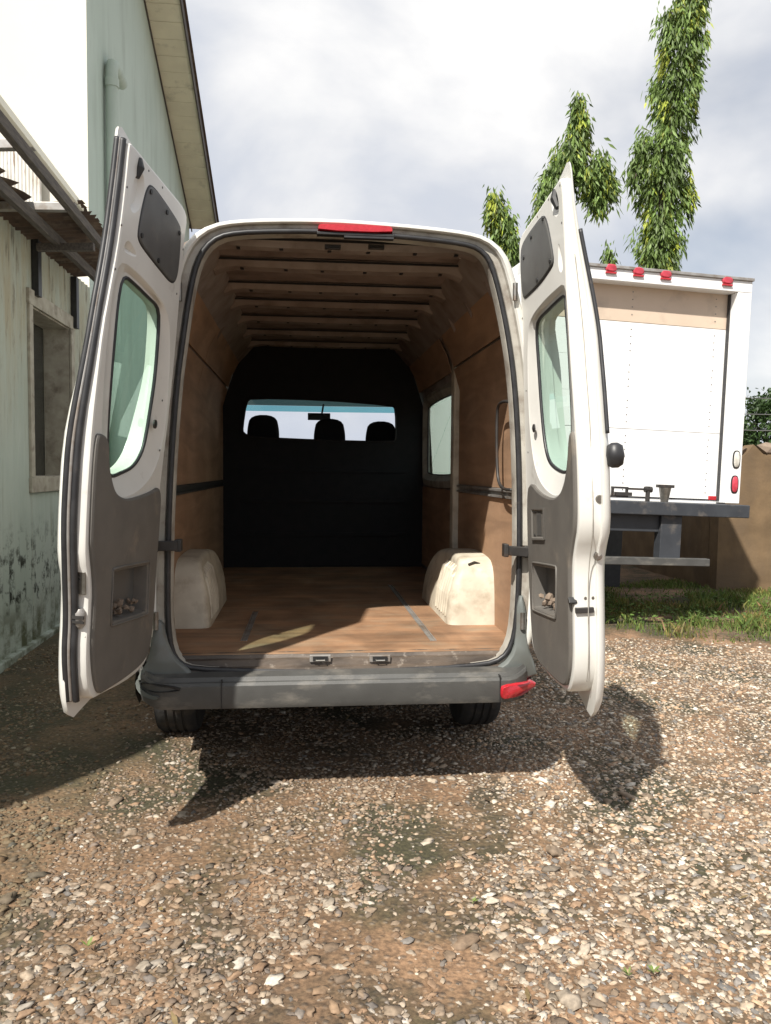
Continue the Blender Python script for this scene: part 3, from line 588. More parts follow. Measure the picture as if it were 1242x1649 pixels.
LEAF = attr_mat('leaf_tones', 'tone', rough=.55, trans=.30)
def leaf_cloud(name, P, D, L, W, C, parent, r):
    """P leaf base, D leaf direction; folded leaves of 4 triangles"""
    n = len(P); a = np.cross(D, r.standard_normal((n, 3))); a /= np.linalg.norm(a, axis=1, keepdims=True); nn = np.cross(D, a)
    L = L[:, None]; W = W[:, None]
    V = np.stack([P, P+D*L*.4+a*W+nn*W*.35, P+D*L, P+D*L*.4-a*W+nn*W*.35, P+D*L*.45], 1).reshape(-1, 3)
    T = (np.array([[0, 1, 4], [1, 2, 4], [2, 3, 4], [3, 0, 4]])[None]+(np.arange(n)*5)[:, None, None]).reshape(-1, 3)
    o0 = ORG[parent.name][0]; o = fast_mesh(name, V-o0, T, LEAF, False); o.parent = parent; col_attr(o.data, C, 5); return o
def mast_tree(Y, spine, n, label, seed, leaf=.19, extra=()):
    """spine: (px, py, half width px) from the top down"""
    r = np.random.default_rng(seed); pts = []; rad = []
    for px, py, hw in spine:
        c = at_y(px, py, Y); d = (c-CAM) @ _F; pts.append(c); rad.append(hw/F_PX*d)
    pts = np.array(pts); rad = np.array(rad); base = pts[-1].copy(); base[2] = 0
    root = empty('mast_tree', base, label, 'tree', 'drooping mast trees behind the truck')
    low = [base+np.array([0, 0, z]) for z in np.linspace(.2, pts[-1][2], 6)[:-1]][::-1]
    allp = np.vstack([pts, low]); allr = np.append(rad, [rad[-1]]*len(low))
    m = MB(); m.tube(allp[::-1], np.linspace(.14, .02, len(allp)), 8); m.build('trunk', BARK, root, smooth=True)
    seglen = np.linalg.norm(np.diff(pts, axis=0), axis=1); s = np.append(0, np.cumsum(seglen)); 
    def spray(pts, rad, s, n):
        # drooping sprays: clumps, then leaves in each clump
        nc = int(n*.78)//22; t = r.uniform(0, s[-1], nc); c = np.stack([np.interp(t, s, pts[:, k]) for k in range(3)], 1); R = np.interp(t, s, rad)
        a = r.uniform(0, 6.28, nc); q = np.sqrt(r.uniform(.12, 1, nc))*R*(.80+.32*vnoise(t*1.0, a, 1.6, seed+1))*np.where(r.random(nc) < .14, 1.28, 1.0)*r.uniform(.62, 1.02, nc)
        c = c+np.stack([np.cos(a)*q, np.sin(a)*q, r.normal(0, .05, nc)], 1)
        tone = r.uniform(.55, 1.35, nc); yel = r.random(nc) < .10+.25*(vnoise(t, a, .9, seed+2) > .75)
        k = np.repeat(np.arange(nc), 22); m_ = len(k)
        P = c[k]+r.normal(0, 1, (m_, 3))*np.array([.055, .055, .15])*leaf/.19
        D = np.stack([np.cos(a[k])*.35, np.sin(a[k])*.35, -np.ones(m_)], 1)+r.normal(0, .28, (m_, 3)); D /= np.linalg.norm(D, axis=1, keepdims=True)
        C = np.array([(.155, .235, .060)])*tone[k][:, None]*r.uniform(.7, 1.35, (m_, 1)); C = np.where(yel[k][:, None], C*np.array([2.3, 1.75, .9]), C)
        return P, D, C
    P, D, C = spray(pts, rad, s, n)
    for ex in extra:
        ep = np.array([at_y(px, py, Y) for px, py, hw in ex]); er = np.array([hw/F_PX*((p-CAM) @ _F) for p, (_, _, hw) in zip(ep, ex)]); es = np.append(0, np.cumsum(np.linalg.norm(np.diff(ep, axis=0), axis=1)))
        P2, D2, C2 = spray(ep, er, es, max(440, int(n*.8*es[-1]/s[-1]*np.mean(er)/np.mean(rad)+300))); P = np.vstack([P, P2]); D = np.vstack([D, D2]); C = np.vstack([C, C2])
        MB().tube(ep, .02, 6).build('branch', BARK, root)
    la = np.array(low); n2 = 1600; t = r.uniform(0, 1, n2); Z = r.uniform(1.2, pts[-1][2], n2); a = r.uniform(0, 6.28, n2)
    P3 = np.stack([base[0]+np.cos(a)*rad[-1]*.9, base[1]+np.sin(a)*rad[-1]*.9, Z], 1); D3 = np.stack([np.cos(a)*.3, np.sin(a)*.3, -np.ones(n2)], 1)+r.normal(0, .25, (n2, 3)); D3 /= np.linalg.norm(D3, axis=1, keepdims=True)
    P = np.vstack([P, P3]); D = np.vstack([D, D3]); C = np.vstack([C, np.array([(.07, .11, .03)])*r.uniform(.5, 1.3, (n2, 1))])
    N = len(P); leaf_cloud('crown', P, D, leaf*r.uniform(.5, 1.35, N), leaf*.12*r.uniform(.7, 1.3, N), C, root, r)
mast_tree(13.0, [(1118, -60, 16), (1118, -25, 24), (1112, 10, 30), (1104, 50, 36), (1098, 90, 40), (1092, 140, 38), (1086, 180, 36), (1080, 220, 38), (1066, 260, 42), (1062, 300, 42), (1066, 350, 36), (1062, 400, 38), (1062, 440, 40)],
          15000, 'tallest drooping mast tree, rising above the box truck', 31,
          extra=[[(1082, 15, 9), (1078, 45, 12), (1076, 70, 12)], [(1040, 225, 10), (1030, 245, 14), (1024, 285, 12), (1016, 296, 7)], [(1100, 285, 8), (1108, 305, 9), (1106, 330, 7)]])
mast_tree(12.0, [(932, 172, 3), (934, 190, 8), (934, 215, 13), (925, 240, 19), (912, 262, 24), (898, 285, 26), (886, 305, 22), (874, 330, 16), (868, 350, 12), (866, 400, 12)],
          6500, 'mast tree with forked top beside the open right door', 32,
          extra=[[(925, 275, 16), (945, 282, 20), (960, 292, 22), (968, 280, 14), (964, 258, 8)], [(955, 300, 16), (962, 315, 12), (961, 330, 6)], [(972, 290, 14), (982, 298, 8), (986, 306, 5)]])
mast_tree(12.5, [(796, 324, 8), (796, 335, 13), (803, 352, 15), (812, 372, 18), (820, 395, 20), (828, 420, 20)], 3200, 'short curved mast tree top behind the van roof corner', 33)
mast_tree(15.0, [(982, 405, 3), (982, 413, 7), (982, 424, 10), (982, 450, 12)], 700, 'small mast tree tip just showing over the truck roof', 34)
def broad_tree():
    r = np.random.default_rng(44); c0 = at_y(1262, 640, 10.5); base = np.array([c0[0], 10.5, 0])
    root = empty('broadleaf_tree', base, 'dense green broadleaf tree behind the mud wall at the right edge', 'tree')
    m = MB(); m.tube([base, base+(0, 0, 1.2), base+(.1, 0, 2.0)], [.16, .13, .1], 8)
    for a in range(5): m.tube([base+(.1, 0, 1.7), base+(.5*math.cos(a*1.3), .5*math.sin(a*1.3), 2.5)], [.07, .03], 6)
    m.build('trunk', BARK, root)
    cs = r.normal(0, 1, (150, 3)); cs /= np.linalg.norm(cs, axis=1, keepdims=True); cs *= r.uniform(.45, 1, (150, 1))**.4*np.array([.82, .8, .80]); cs += base+(0.05, 0, 2.25)
    k = np.repeat(np.arange(150), 60); n = len(k); P = cs[k]+r.normal(0, .11, (n, 3)); D = r.normal(0, 1, (n, 3))+np.array([0, 0, -.3]); D /= np.linalg.norm(D, axis=1, keepdims=True)
    C = np.array([(.055, .105, .028)])*r.uniform(.5, 1.4, (150, 1))[k]*r.uniform(.75, 1.3, (n, 1))
    leaf_cloud('crown', P, D, r.uniform(.06, .12, n), r.uniform(.018, .032, n), C, root, r)
broad_tree()

# ================================================================== BOX TRUCK
tO = np.array([2.72, 3.72, 0.0]); tf = np.array([-.082, .9966, 0]); tf /= np.linalg.norm(tf)
tr = np.array([.9966, .082, -.034]); tr /= np.linalg.norm(tr); tu = np.cross(tr, tf)
truck = empty('box_truck', tO, 'white box truck with closed tan-topped roller door, parked on the grass', 'truck', basis=[tr, tf, tu])
def tp(px, py, dy=0.0):
    h = hit(px, py, tf, tO+tf*dy)-tO; return np.array([h @ tr, dy, h @ tu])
TR = tp(1210, 449); BR = tp(1190, 808); XR = (TR[0]+tp(1204, 600)[0])/2; ZT = TR[2]; ZB = BR[2]; XL = XR-2.36
def tb(a, b, name, mt, bevel=.004, par=None): return MB().bx(a, b).build(name, mt, par or truck, local=True, bevel=bevel)
LEN = 5.2
# body walls of the box
m = MB(); m.bx((XL, .03, ZB), (XL+.04, LEN, ZT-.02)); m.bx((XR-.04, .03, ZB), (XR, LEN, ZT-.02)); m.bx((XL+.041, .05, ZT-.05), (XR-.041, LEN, ZT-.021)); m.bx((XL+.041, .16, ZB-.06), (XR-.041, LEN, ZB+.0)); m.bx((XL+.041, LEN-.04, ZB+.001), (XR-.041, LEN, ZT-.051))
m.build('box_body', TRUCKWHITE, truck, local=True)
DR = tp(1186, 480)[0]; DRb = tp(1170, 800)[0]; DR = (DR+DRb)/2; DT = tp(1186, 470)[2]; DL = XL+(XR-DR)
tb((XL, -.01, DT), (XR, .18, ZT-.03), 'header', TRUCKWHITE)
tb((XL-.01, -.03, ZT-.029), (XR+.01, .06, ZT), 'roof_lip', ALU)
tb((DR, -.008, ZB-.02), (XR+.003, .18, DT-.001), 'corner_post', TRUCKWHITE, .008); tb((XL-.003, -.008, ZB-.02), (DL, .18, DT-.001), 'corner_post', TRUCKWHITE, .008)
# roller door slats
zt1 = tp(1180, 530, .09)[2]; zt2 = tp(1162, 698, .09)[2]; d = DT-.001
zs = [ZB+.01, zt2-(zt2-ZB)*.5, zt2, zt2+(zt1-zt2)/3, zt2+2*(zt1-zt2)/3, zt1, DT+.02]
for i in range(6):
    o = tb((DL+.002, .145, zs[i]+.0004), (DR-.002, .175, zs[i+1]-(0 if i not in (1, 4) else .004)), 'door_panel', TRUCKTAN if i == 5 else TRUCKWHITE, .003)
    if i == 5: tag(o, 'tan top panel of the roller door')
    o.data.materials[0] = TRUCKTAN if i == 5 else TRUCKWHITE
    mr_ = MB()
    for fx in (.075, .50, .935):
        for k in range(4): mr_.box((DL+(DR-DL)*fx, .144, zs[i]+(zs[i+1]-zs[i])*(.2+.2*k)), (.010, .006, .010))
    tag(mr_.build('rivet', STEEL, o, local=True), kind='stuff')
tb((DL, .146, DT-.006), (DR, .17, DT+.02), 'door_seal', RUBBER, 0); tb((DR-.010, .10, ZB), (DR-.001, .144, DT-.002), 'door_seal', RUBBER, 0); tb((DL+.001, .10, ZB), (DL+.010, .144, DT-.002), 'door_seal', RUBBER, 0)
def oval(c, w, h, d, name, mt, par, n=20, y0=-.008):
    ring = [(c[0]+w/2*np.sign(math.cos(t))*abs(math.cos(t))**.7, 0, c[2]+h/2*np.sign(math.sin(t))*abs(math.sin(t))**.7) for t in [2*math.pi*k/n for k in range(n)]]
    A = np.array(ring); cc = np.array([c[0], 0, c[2]]); mb = MB(); y = np.array([0, 1, 0])
    mb.loft([A+y*(y0+.01), A+y*(y0-d*.6), cc+(A-cc)*.8+y*(y0-d)], ends=True); return mb.build(name, mt, par, local=True, auto=40)
for px, py in ((983, 432), (1027, 437), (1071, 442), (1170, 452)):
    c = tp(px, py); o = oval(c, .115, .07, .02, 'marker_light', REDLITE, truck, y0=-.012); tb((c[0]-.055, -.03, c[2]-.055), (c[0]+.055, -.011, c[2]-.038), 'bracket', RED, .004, o)
o = oval(tp(1185, 740), .062, .155, .02, 'reverse_light', CLEAR, truck); oval(tp(1185, 740), .085, .18, .008, 'bezel', RUBBER, o, y0=-.009)
o = oval(tp(1182, 780), .062, .155, .02, 'tail_light', REDLITE, truck); oval(tp(1182, 780), .085, .18, .008, 'bezel', RUBBER, o, y0=-.009)
# tail beam, plates, underrun bar
a = tp(978, 803, -.14); b = tp(1206, 818, -.14); ht = tp(1100, 810, -.14)[2]; hb = tp(1100, 831, -.14)[2]; xr = tp(1206, 820, -.14)[0]
tb((XL-.12, -.16, hb), (xr, .14, ht), 'tail_beam', TRUCKGREY, .008)
p0 = tp(1066, 825, -.1); p1 = tp(1092, 903, -.1); tb((p0[0], -.10, p1[2]), (p1[0]+.02, .02, hb-.001), 'post', TRUCKGREY, .006)
tb((2*((XL+XR)/2)-p1[0]-.02, -.10, p1[2]), (2*((XL+XR)/2)-p0[0], .02, hb-.001), 'post', TRUCKGREY, .006)
c1 = tp(1068, 857, -.06); tb((XL+.1, -.06, c1[2]), (c1[0]-.02, -.03, hb-.001), 'lift_plate', TRUCKGREY, .005)
u0 = tp(1142, 900, -.12); u1 = tp(1142, 912, -.12); tb((XL+.25, -.14, u1[2]), (u0[0], -.06, u0[2]), 'underrun_bar', BUMP, .006)
# latch gear
z0 = ht
m = MB(); g0 = tp(985, 783, -.05); g1 = tp(1010, 801, -.05); m.bx((g0[0], -.07, g1[2]), (g1[0], -.04, g1[2]+.02)); m.bx((g0[0], -.07, g0[2]-.02), (g1[0], -.04, g0[2])); m.bx((g0[0], -.068, g1[2]), (g0[0]+.02, -.042, g0[2])); m.bx((g1[0]-.02, -.068, g1[2]), (g1[0], -.042, g0[2])); m.bx((g0[0]+.03, -.09, g1[2]+.015), (g1[0]+.03, -.05, g1[2]+.05))
m.build('latch_frame', DARKSTEEL, truck, local=True)
g2 = tp(1012, 787, -.05); g3 = tp(1046, 787, -.05); m = MB(); m.bx((g2[0], -.06, g2[2]-.01), (g3[0], -.04, g2[2]+.01)); m.tube([(g3[0]-.02, -.06, z0), (g3[0]-.02, -.06, g2[2]+.03)], .022, 10); m.tube([(g3[0]-.05, -.055, g2[2]), (g3[0]+.02, -.055, g2[2])], .03, 10); m.build('latch_bar', DARKSTEEL, truck, local=True)
g4 = tp(1058, 780, -.05); g5 = tp(1084, 786, -.05); gm = (g4[0]+g5[0])/2
tb((g4[0], -.08, g5[2]), (g5[0], -.03, g4[2]), 'step_bracket', DARKSTEEL, .003); m = MB(); m.tube([(gm, -.055, z0-.001), (gm, -.055, g5[2])], [.035, .06], 10); m.build('hitch_stub', STEEL, truck, local=True)
g6 = tp(1146, 802, -.04); tb((g6[0]-.04, -.06, g6[2]-.02), (g6[0]+.04, -.04, g6[2]+.02), 'reflector', RED, .003)
# chassis and wheels
for x in (-.42, .42):
    xc = (XL+XR)/2+x; tb((xc-.04, .145, ZB-.30), (xc+.04, LEN+1.4, ZB-.07), 'chassis_rail', DARKSTEEL)
def wheel_local(xc, yc, rr, w, par, name='wheel', rim=True, local=True):
    m = MB(); prof = [(-w/2, rr*.62), (-w/2, rr*.86), (-w*.44, rr*.96), (-w*.36, rr), (-.012, rr), (-.008, rr-.012), (.008, rr-.012), (.012, rr), (w*.36, rr), (w*.44, rr*.96), (w/2, rr*.86), (w/2, rr*.62)]; rings = []
    n = 40
    for k in range(n):
        t = 2*math.pi*k/n; rings.append([(xc+a, yc+math.cos(t)*b, rr+math.sin(t)*b) for a, b in prof])
    V = np.array(rings).reshape(-1, 3); mm = len(prof); Fc = [(i*mm+k, ((i+1) % n)*mm+k, ((i+1) % n)*mm+k+1, i*mm+k+1) for i in range(n) for k in range(mm-1)]
    ty = mk('tyre', V, Fc, TYRE, par, local=local, smooth=True)
    mb = MB(); mb.tube([(xc-w*.42, yc, rr), (xc-w*.2, yc, rr), (xc+w*.2, yc, rr), (xc+w*.42, yc, rr)], [rr*.63, rr*.5, rr*.5, rr*.63], 24); mb.build('rim', STEEL, ty, local=local, auto=40)
for x in (-.95, -.70, .70, .95): wheel_local((XL+XR)/2+x, 2.9, .43, .22, truck)
for x in (-.88, .88): wheel_local((XL+XR)/2+x, LEN+.9, .43, .22, truck)
m = MB(); m.tube([((XL+XR)/2-.95, 2.9, .43), ((XL+XR)/2+.95, 2.9, .43)], .07, 10); m.tube([((XL+XR)/2-.16, 2.9, .43), ((XL+XR)/2+.16, 2.9, .43)], .19, 14); m.build('rear_axle', DARKSTEEL, truck, local=True)
for x in (-.83, .83): tb(((XL+XR)/2+x-.30, 2.28, .12), ((XL+XR)/2+x+.30, 2.30, ZB-.08), 'mudflap', BLACK, 0)
m = MB(); xm = (XL+XR)/2; m.bx((xm-1.0, LEN+.12, .5), (xm+1.0, LEN+1.5, 2.25)); m.bx((xm-.95, LEN+1.501, .5), (xm+.95, LEN+2.2, 1.3)); m.build('cab', TRUCKWHITE, truck, local=True, bevel=.08)

# ================================================================== THE VAN
van = empty('van', (0, 1.2, 0), 'white high-roof panel van with both rear doors swung open, empty plywood-lined load bay', 'van')
OPEN_PX = [(276, 1005), (275, 960), (276, 860), (280, 760), (285, 680), (291, 610), (298, 558), (306, 500), (314, 455), (322, 425), (335, 400), (355, 384), (385, 378), (440, 376), (500, 376), (560, 378), (640, 384), (700, 390), (745, 396), (768, 403), (783, 418), (793, 445), (806, 500), (816, 555), (823, 610), (828, 680), (831, 760), (832, 850), (831, 930), (827, 1000), (820, 1037), (806, 1058), (780, 1067), (700, 1073), (545, 1078), (400, 1077), (315, 1074), (293, 1066), (281, 1046)]
OP = np.array([at_y(x, y, 0)[[0, 2]] for x, y in OPEN_PX]); OP = chaikin(OP, 1)
def ringY(P2, y): return np.stack([P2[:, 0], np.full(len(P2), y), P2[:, 1]], 1)
def off(d, zk=.62):
    P = offset(OP, np.array([d, d*zk])); P[:, 1] = np.maximum(P[:, 1], .56); return P
def offb(d, zk=.62):    # fuller at the shoulders, kept above the bumper
    return off(d, zk)
# jamb, gutter and rear corners
m = MB(); m.loft([ringY(off(-.004), .066), ringY(off(-.004), .02), ringY(off(.0), .004)]); m.build('inner_jamb', JAMB, van, auto=35)
m = MB(); m.loft([ringY(off(.0), .004), ringY(off(.026), .004), ringY(off(.030), -.004), ringY(off(.056), -.006), ringY(off(.062), -.022)]); m.build('door_jamb', JAMB, van, auto=30)
m = MB(); m.loft([ringY(off(.062), -.022), ringY(off(.070), -.034), ringY(off(.085), -.034), ringY(off(.100), -.018), ringY(off(.112), .02), ringY(off(.120), .08), ringY(off(.124), .22)])
m.build('rear_frame', PAINT, van, auto=50)
m = MB(); m.tube(ringY(off(.012), -.008), .0125, 8, closed=True); m.build('door_seal', RUBBER, van, smooth=True)
# outer shell
BP = [(.90, .52), (.955, .80), (.965, 1.15), (.945, 1.50), (.905, 2.14), (.86, 2.40), (.80, 2.55), (.70, 2.63), (.50, 2.665), (.25, 2.68), (0, 2.685)]
prof = [(x, z) for x, z in BP]+[(-x-.07, z) for x, z in BP[:-1][::-1]]
yst = [.16, .6, 1.3, 2.05, 3.35, 4.25]
def shell():
    V = []; Fc = []; n = len(prof)
    for y in yst:
        for x, z in prof: V.append((x*(.965 if y < .3 else 1.0), y, z-(.012 if y < .3 else 0)))
    base = len(yst)
    cab_rows = [(4.65, 1.0, 2.46), (4.95, .97, 2.38)]
    for y, k, zmax in cab_rows:
        for x, z in prof: V.append((x*k, y, min(z, zmax-.04*(abs(x)))))
    rows = len(yst)+2
    for j in range(rows-1):
        for i in range(n-1):
            if j == 3 and i == 3: continue      # sliding door window
            if j >= 5 and i in (3, n-2-3): continue   # cab door windows
            Fc.append((j*n+i, j*n+i+1, (j+1)*n+i+1, (j+1)*n+i))
    return V, Fc
V, Fc = shell(); mk('body_shell', V, Fc, PAINT, van, auto=40)
V = []; Zc = 2.25
ws = [(-.93, 4.95, 2.23), (.90, 4.95, 2.23), (.95, 5.75, 1.28), (-.98, 5.75, 1.28)]
wmesh = mk('windscreen', [(-.93, 4.955, 2.33), (0, 4.99, 2.345), (.90, 4.955, 2.33), (.95, 5.70, 1.28), (0, 5.84, 1.28), (-.98, 5.70, 1.28)], [(0, 1, 4, 5), (1, 2, 3, 4)], GLASS_W, van)
mk('reflection_band', [(-.93, 4.952, 2.325), (0, 4.985, 2.34), (.90, 4.952, 2.325), (.905, 5.015, 2.235), (0, 5.05, 2.235), (-.935, 5.015, 2.235)], [(0, 1, 4, 5), (1, 2, 3, 4)], REFLBAND, wmesh)  # dark mottled reflection along the windscreen top, put into the glass tint
mk('tint_band', [(-.935, 5.015, 2.234), (0, 5.05, 2.234), (.905, 5.015, 2.234), (.907, 5.058, 2.175), (0, 5.098, 2.175), (-.937, 5.058, 2.175)], [(0, 1, 4, 5), (1, 2, 3, 4)], TINTBAND, wmesh)
m = MB(); m.loft([[(-.99, 5.70, 1.26), (-.99, 4.25, 1.50), (.945, 4.25, 1.50), (.955, 5.70, 1.26), (0, 5.85, 1.27)], [(-.99, 6.15, 1.05), (-.99, 4.25, 1.3), (.945, 4.25, 1.3), (.955, 6.15, 1.05), (0, 6.35, 1.07)], [(-.95, 6.25, .45), (-.95, 4.25, .52), (.90, 4.25, .52), (.92, 6.25, .45), (0, 6.5, .45)]], ends=True); m.build('bonnet', PAINT, van)
# side lower cladding with wheel arches cut out
for sx, name in ((-1, 'side_cladding'), (1, 'side_cladding')):
    lp = [(.34, .46), (.66, .46)]+[(1.08-.42*math.cos(t), .36+.42*math.sin(t)) for t in np.linspace(.1, math.pi-.1, 12)]+[(1.5, .40), (4.35, .40), (4.35, .74), (.34, .74)]
    V2, F2 = fill([np.array(lp)]); X = .905 if sx > 0 else -1.0
    n = len(V2); V = [(X+sx*.02, a, b) for a, b in V2]+[(X+sx*.045, a, b) for a, b in V2]; mk(name, V, list(F2)+[tuple(i+n for i in f) for f in F2], BUMP, van)
# underbody
m = MB(); m.bx((-.93, .1, .42), (.88, .72, .60)); m.bx((-.60, .721, .42), (.55, 5.3, .60)); m.bx((-.93, 1.55, .42), (.88, 4.2, .60)); m.build('underbody', BLACK, van)
m = MB(); m.tube([(-.9, 1.08, .34), (.85, 1.08, .34)], .05, 10); m.tube([(-.16, 1.08, .34), (.12, 1.08, .34)], .16, 14); m.build('rear_axle', DARKSTEEL, van)
WLX = at_z(251, 1172, 0)[0]
def van_wheel(xc, yc, w=.225, rr=.345):
    m = MB(); prof = [(-w/2, rr*.62), (-w/2, rr*.84), (-w*.47, rr*.94), (-w*.38, rr*.985), (-w*.30, rr), (-w*.22, rr), (-w*.20, rr-.009), (-w*.17, rr-.009), (-w*.15, rr), (-w*.03, rr), (-w*.01, rr-.009), (w*.02, rr-.009), (w*.04, rr), (w*.15, rr), (w*.17, rr-.009), (w*.20, rr-.009), (w*.22, rr), (w*.30, rr), (w*.38, rr*.985), (w*.47, rr*.94), (w/2, rr*.84), (w/2, rr*.62)]
    n = 56; V = []
    for k in range(n):
        t = 2*math.pi*k/n; V += [(xc+a, yc+math.cos(t)*b, rr-.008+math.sin(t)*b) for a, b in prof]
    mm = len(prof); Fc = [(i*mm+k, ((i+1) % n)*mm+k, ((i+1) % n)*mm+k+1, i*mm+k+1) for i in range(n) for k in range(mm-1)]
    ty = mk('wheel', V, Fc, TYRE, van, auto=30); mb = MB(); mb.tube([(xc-w*.42, yc, rr), (xc-w*.2, yc, rr), (xc+w*.2, yc, rr), (xc+w*.42, yc, rr)], [rr*.63, rr*.5, rr*.5, rr*.63], 24); mb.build('rim', STEEL, ty, auto=40)
van_wheel(-.925, 1.08, .24); van_wheel(.830, 1.08, .24); van_wheel(-.86, 5.05); van_wheel(.80, 5.05)
# ---- load bay lining
XLw, XRw, YB, ZF, ZC = -.915, .875, 3.45, .674, 2.625
prof_in = lambda X, s: [(X, ZF), (X, 2.10), (X-s*.075, 2.36), (X-s*.17, 2.54), (X-s*.24, 2.60)]
m = MB(); m.bx((XLw-.01, .07, ZF-.03), (XRw+.01, YB, ZF-.012)); m.build('floor_pan', BLACK, van)
fl = MB(); fl.bx((XLw+.002, .055, ZF-.011), (XRw-.002, 1.90, ZF)); fl.build('floor_board', FLOORPLY, van, bevel=.002)
MB().bx((XLw+.002, 1.904, ZF-.011), (XRw-.002, YB, ZF-.001)).build('floor_board', FLOORPLY, van, bevel=.002)
for (p, q) in (((393, 1032), (412, 985)), ((698, 1032), (628, 942))):
    a = at_z(*p, ZF); b = at_z(*q, ZF); m = MB()
    for s_ in (-.013, .013): m.bar(a+(s_, 0, .001), b+(s_, 0, .001), .006, .006)
    m.bar(a, b, .016, .002); m.build('floor_rail', ALU, van)
def wall_strip(X, s, y0, y1, z0, z1, name, mt, t=.006, parent=None, holes=None):
    P = prof_in(X, s); zz = [p[1] for p in P]; xx = [p[0] for p in P]
    zl = [z0]+[z for z in zz if z0+.01 < z < z1-.01]+[z1]; V = []
    for y in (y0, y1):
        for z in zl:
            x = np.interp(z, zz, xx); V += [(x-s*t, y, z), (x, y, z)]
    n = len(zl); Fc = []
    for i in range(n-1):
        a = 2*i; b = 2*n+2*i; Fc += [(a, a+2, b+2, b), (a+1, b+1, b+3, a+3)]
    Fc += [tuple([2*i for i in range(n)]+[2*i+1 for i in range(n)][::-1]), tuple([2*n+2*i for i in range(n)]+[2*n+2*i+1 for i in range(n)][::-1]), (0, 2*n, 2*n+1, 1), (2*n-2, 2*n-1, 4*n-1, 4*n-2)]
    return mk(name, V, Fc, mt, parent or van, auto=30)
# left: three tiers
for y0, y1 in ((.068, 1.75), (1.756, YB)):
    wall_strip(XLw, -1, y0, y1, ZF+.001, 1.395, 'plywood_panel', PLY); wall_strip(XLw, -1, y0, y1, 1.452, 2.245, 'plywood_panel', PLY)
    wall_strip(XLw, -1, y0, y1, 2.262, 2.55, 'plywood_panel', PLY)
wall_strip(XRw, 1, .068, 1.78, ZF+.001, 1.395, 'plywood_panel', PLY); wall_strip(XRw, 1, .068, 1.78, 1.452, 2.245, 'plywood_panel', PLY); wall_strip(XRw, 1, .068, 1.78, 2.262, 2.50, 'plywood_panel', PLY)
# sliding door side: panels around the window
wall_strip(XRw, 1, 1.90, YB, ZF+.03, 1.40, 'plywood_panel', PLY); wall_strip(XRw, 1, 1.90, YB, 2.24, 2.48, 'plywood_panel', PLY)
# backing sheet metal behind the boards
for X, s in ((XLw-.014, -1), (XRw+.014, 1)):
    P = prof_in(X, s); V = []
    sp = [.066, 2.05, 3.35, 4.3] if s > 0 else [.066, 4.3]
    zl = [ZF-.02, 1.50, 2.10, 2.15, 2.36, 2.54, 2.61]; xx = [np.interp(z, [p[1] for p in P], [p[0] for p in P]) for z in zl]; n = len(zl)
    for y in sp: V += [(x, y, z) for x, z in zip(xx, zl)]
    Fc = []
    for j in range(len(sp)-1):
        for i in range(n-1):
            if s > 0 and j == 1 and i in (1, 2): continue
            if j == len(sp)-2 and s > 0 and i in (1,2): pass
            Fc.append((j*n+i, j*n+i+1, (j+1)*n+i+1, (j+1)*n+i))
    mk('inner_side_panel', V, Fc, CEIL, van, auto=30)
# lashing rails
for X, s, y1 in ((XLw, -1, YB), (XRw, 1, 1.78)):
    m = MB()
    for z in (1.405, 1.44): m.bx((X-s*.004, .10, z-.006), (X-s*.020, y1, z+.006))
    m.bx((X-s*.001, .10, 1.397), (X-s*.006, y1, 1.450)); m.build('lashing_rail', DARKSTEEL if s < 0 else ALU, van)
for X, s, y1 in ((XLw, -1, YB), (XRw, 1, 1.78)): MB().bx((X-s*-.001, .10, 2.246), (X-s*.004, y1, 2.261)).build('seam_strip', BLACK, van)
# door pillar and window surround on the right
m = MB(); m.bx((XRw-.045, 1.785, ZF+.03), (XRw+.01, 1.895, 2.40)); m.build('pillar', ARCH, van, bevel=.012)
wl = chaikin(np.array([(2.02, 1.46), (3.34, 1.46), (3.40, 1.52), (3.40, 2.10), (3.34, 2.17), (2.02, 2.17), (1.96, 2.10), (1.96, 1.52)]), 2)
wi = offset(wl, -.05)
def r3(P, x): return np.stack([np.full(len(P), x), P[:, 0], P[:, 1]], 1)
wo = offset(wl, .05); wo[:, 0] = np.clip(wo[:, 0], 1.90, YB-.002)
m = MB(); m.loft([r3(wo, XRw+.004), r3(wo, XRw-.012), r3(wl, XRw-.018), r3(wi, XRw+.02), r3(wi, XRw+.04)]); m.build('window_surround', JAMB, van, auto=40)
sw = mk('side_window', r3(wi, XRw+.032), [tuple(range(len(wi)))], GLASS_S, van); MB().tube(r3(wi, XRw+.024), .007, 6, closed=True).build('window_seal', RUBBER, sw)
# ceiling
m = MB(); n = 48; V = []; rows = np.linspace(.068, YB, 60)
for j, y in enumerate(rows):
    for i in range(13):
        x = XLw+.26+(XRw-XLw-.52)*i/12; V.append((x, y, ZC+.015+.006*math.sin(j*2.1+i*.6)*(vnoise(x*3, y*3, 1, 5))))
mk('ceiling_liner', V, [(j*13+i, j*13+i+1, (j+1)*13+i+1, (j+1)*13+i) for j in range(59) for i in range(12)], LINER, van, smooth=True)
for X, s in ((XLw, -1), (XRw, 1)):
    m = MB(); a = X-s*.13; b = X-s*.28
    m.loft([[(a, y, 2.48), (a-s*.01, y, 2.47), (b+s*.02, y, 2.60), (b, y, ZC+.02), (a, y, 2.56)] for y in (.068, .6, 1.2, 1.8, 2.4, YB)], ends=True); m.build('roof_rail', CEIL, van, auto=35)
rib_y = [.20, .60, 1.12, 1.58, 2.12, 2.68, 3.22]
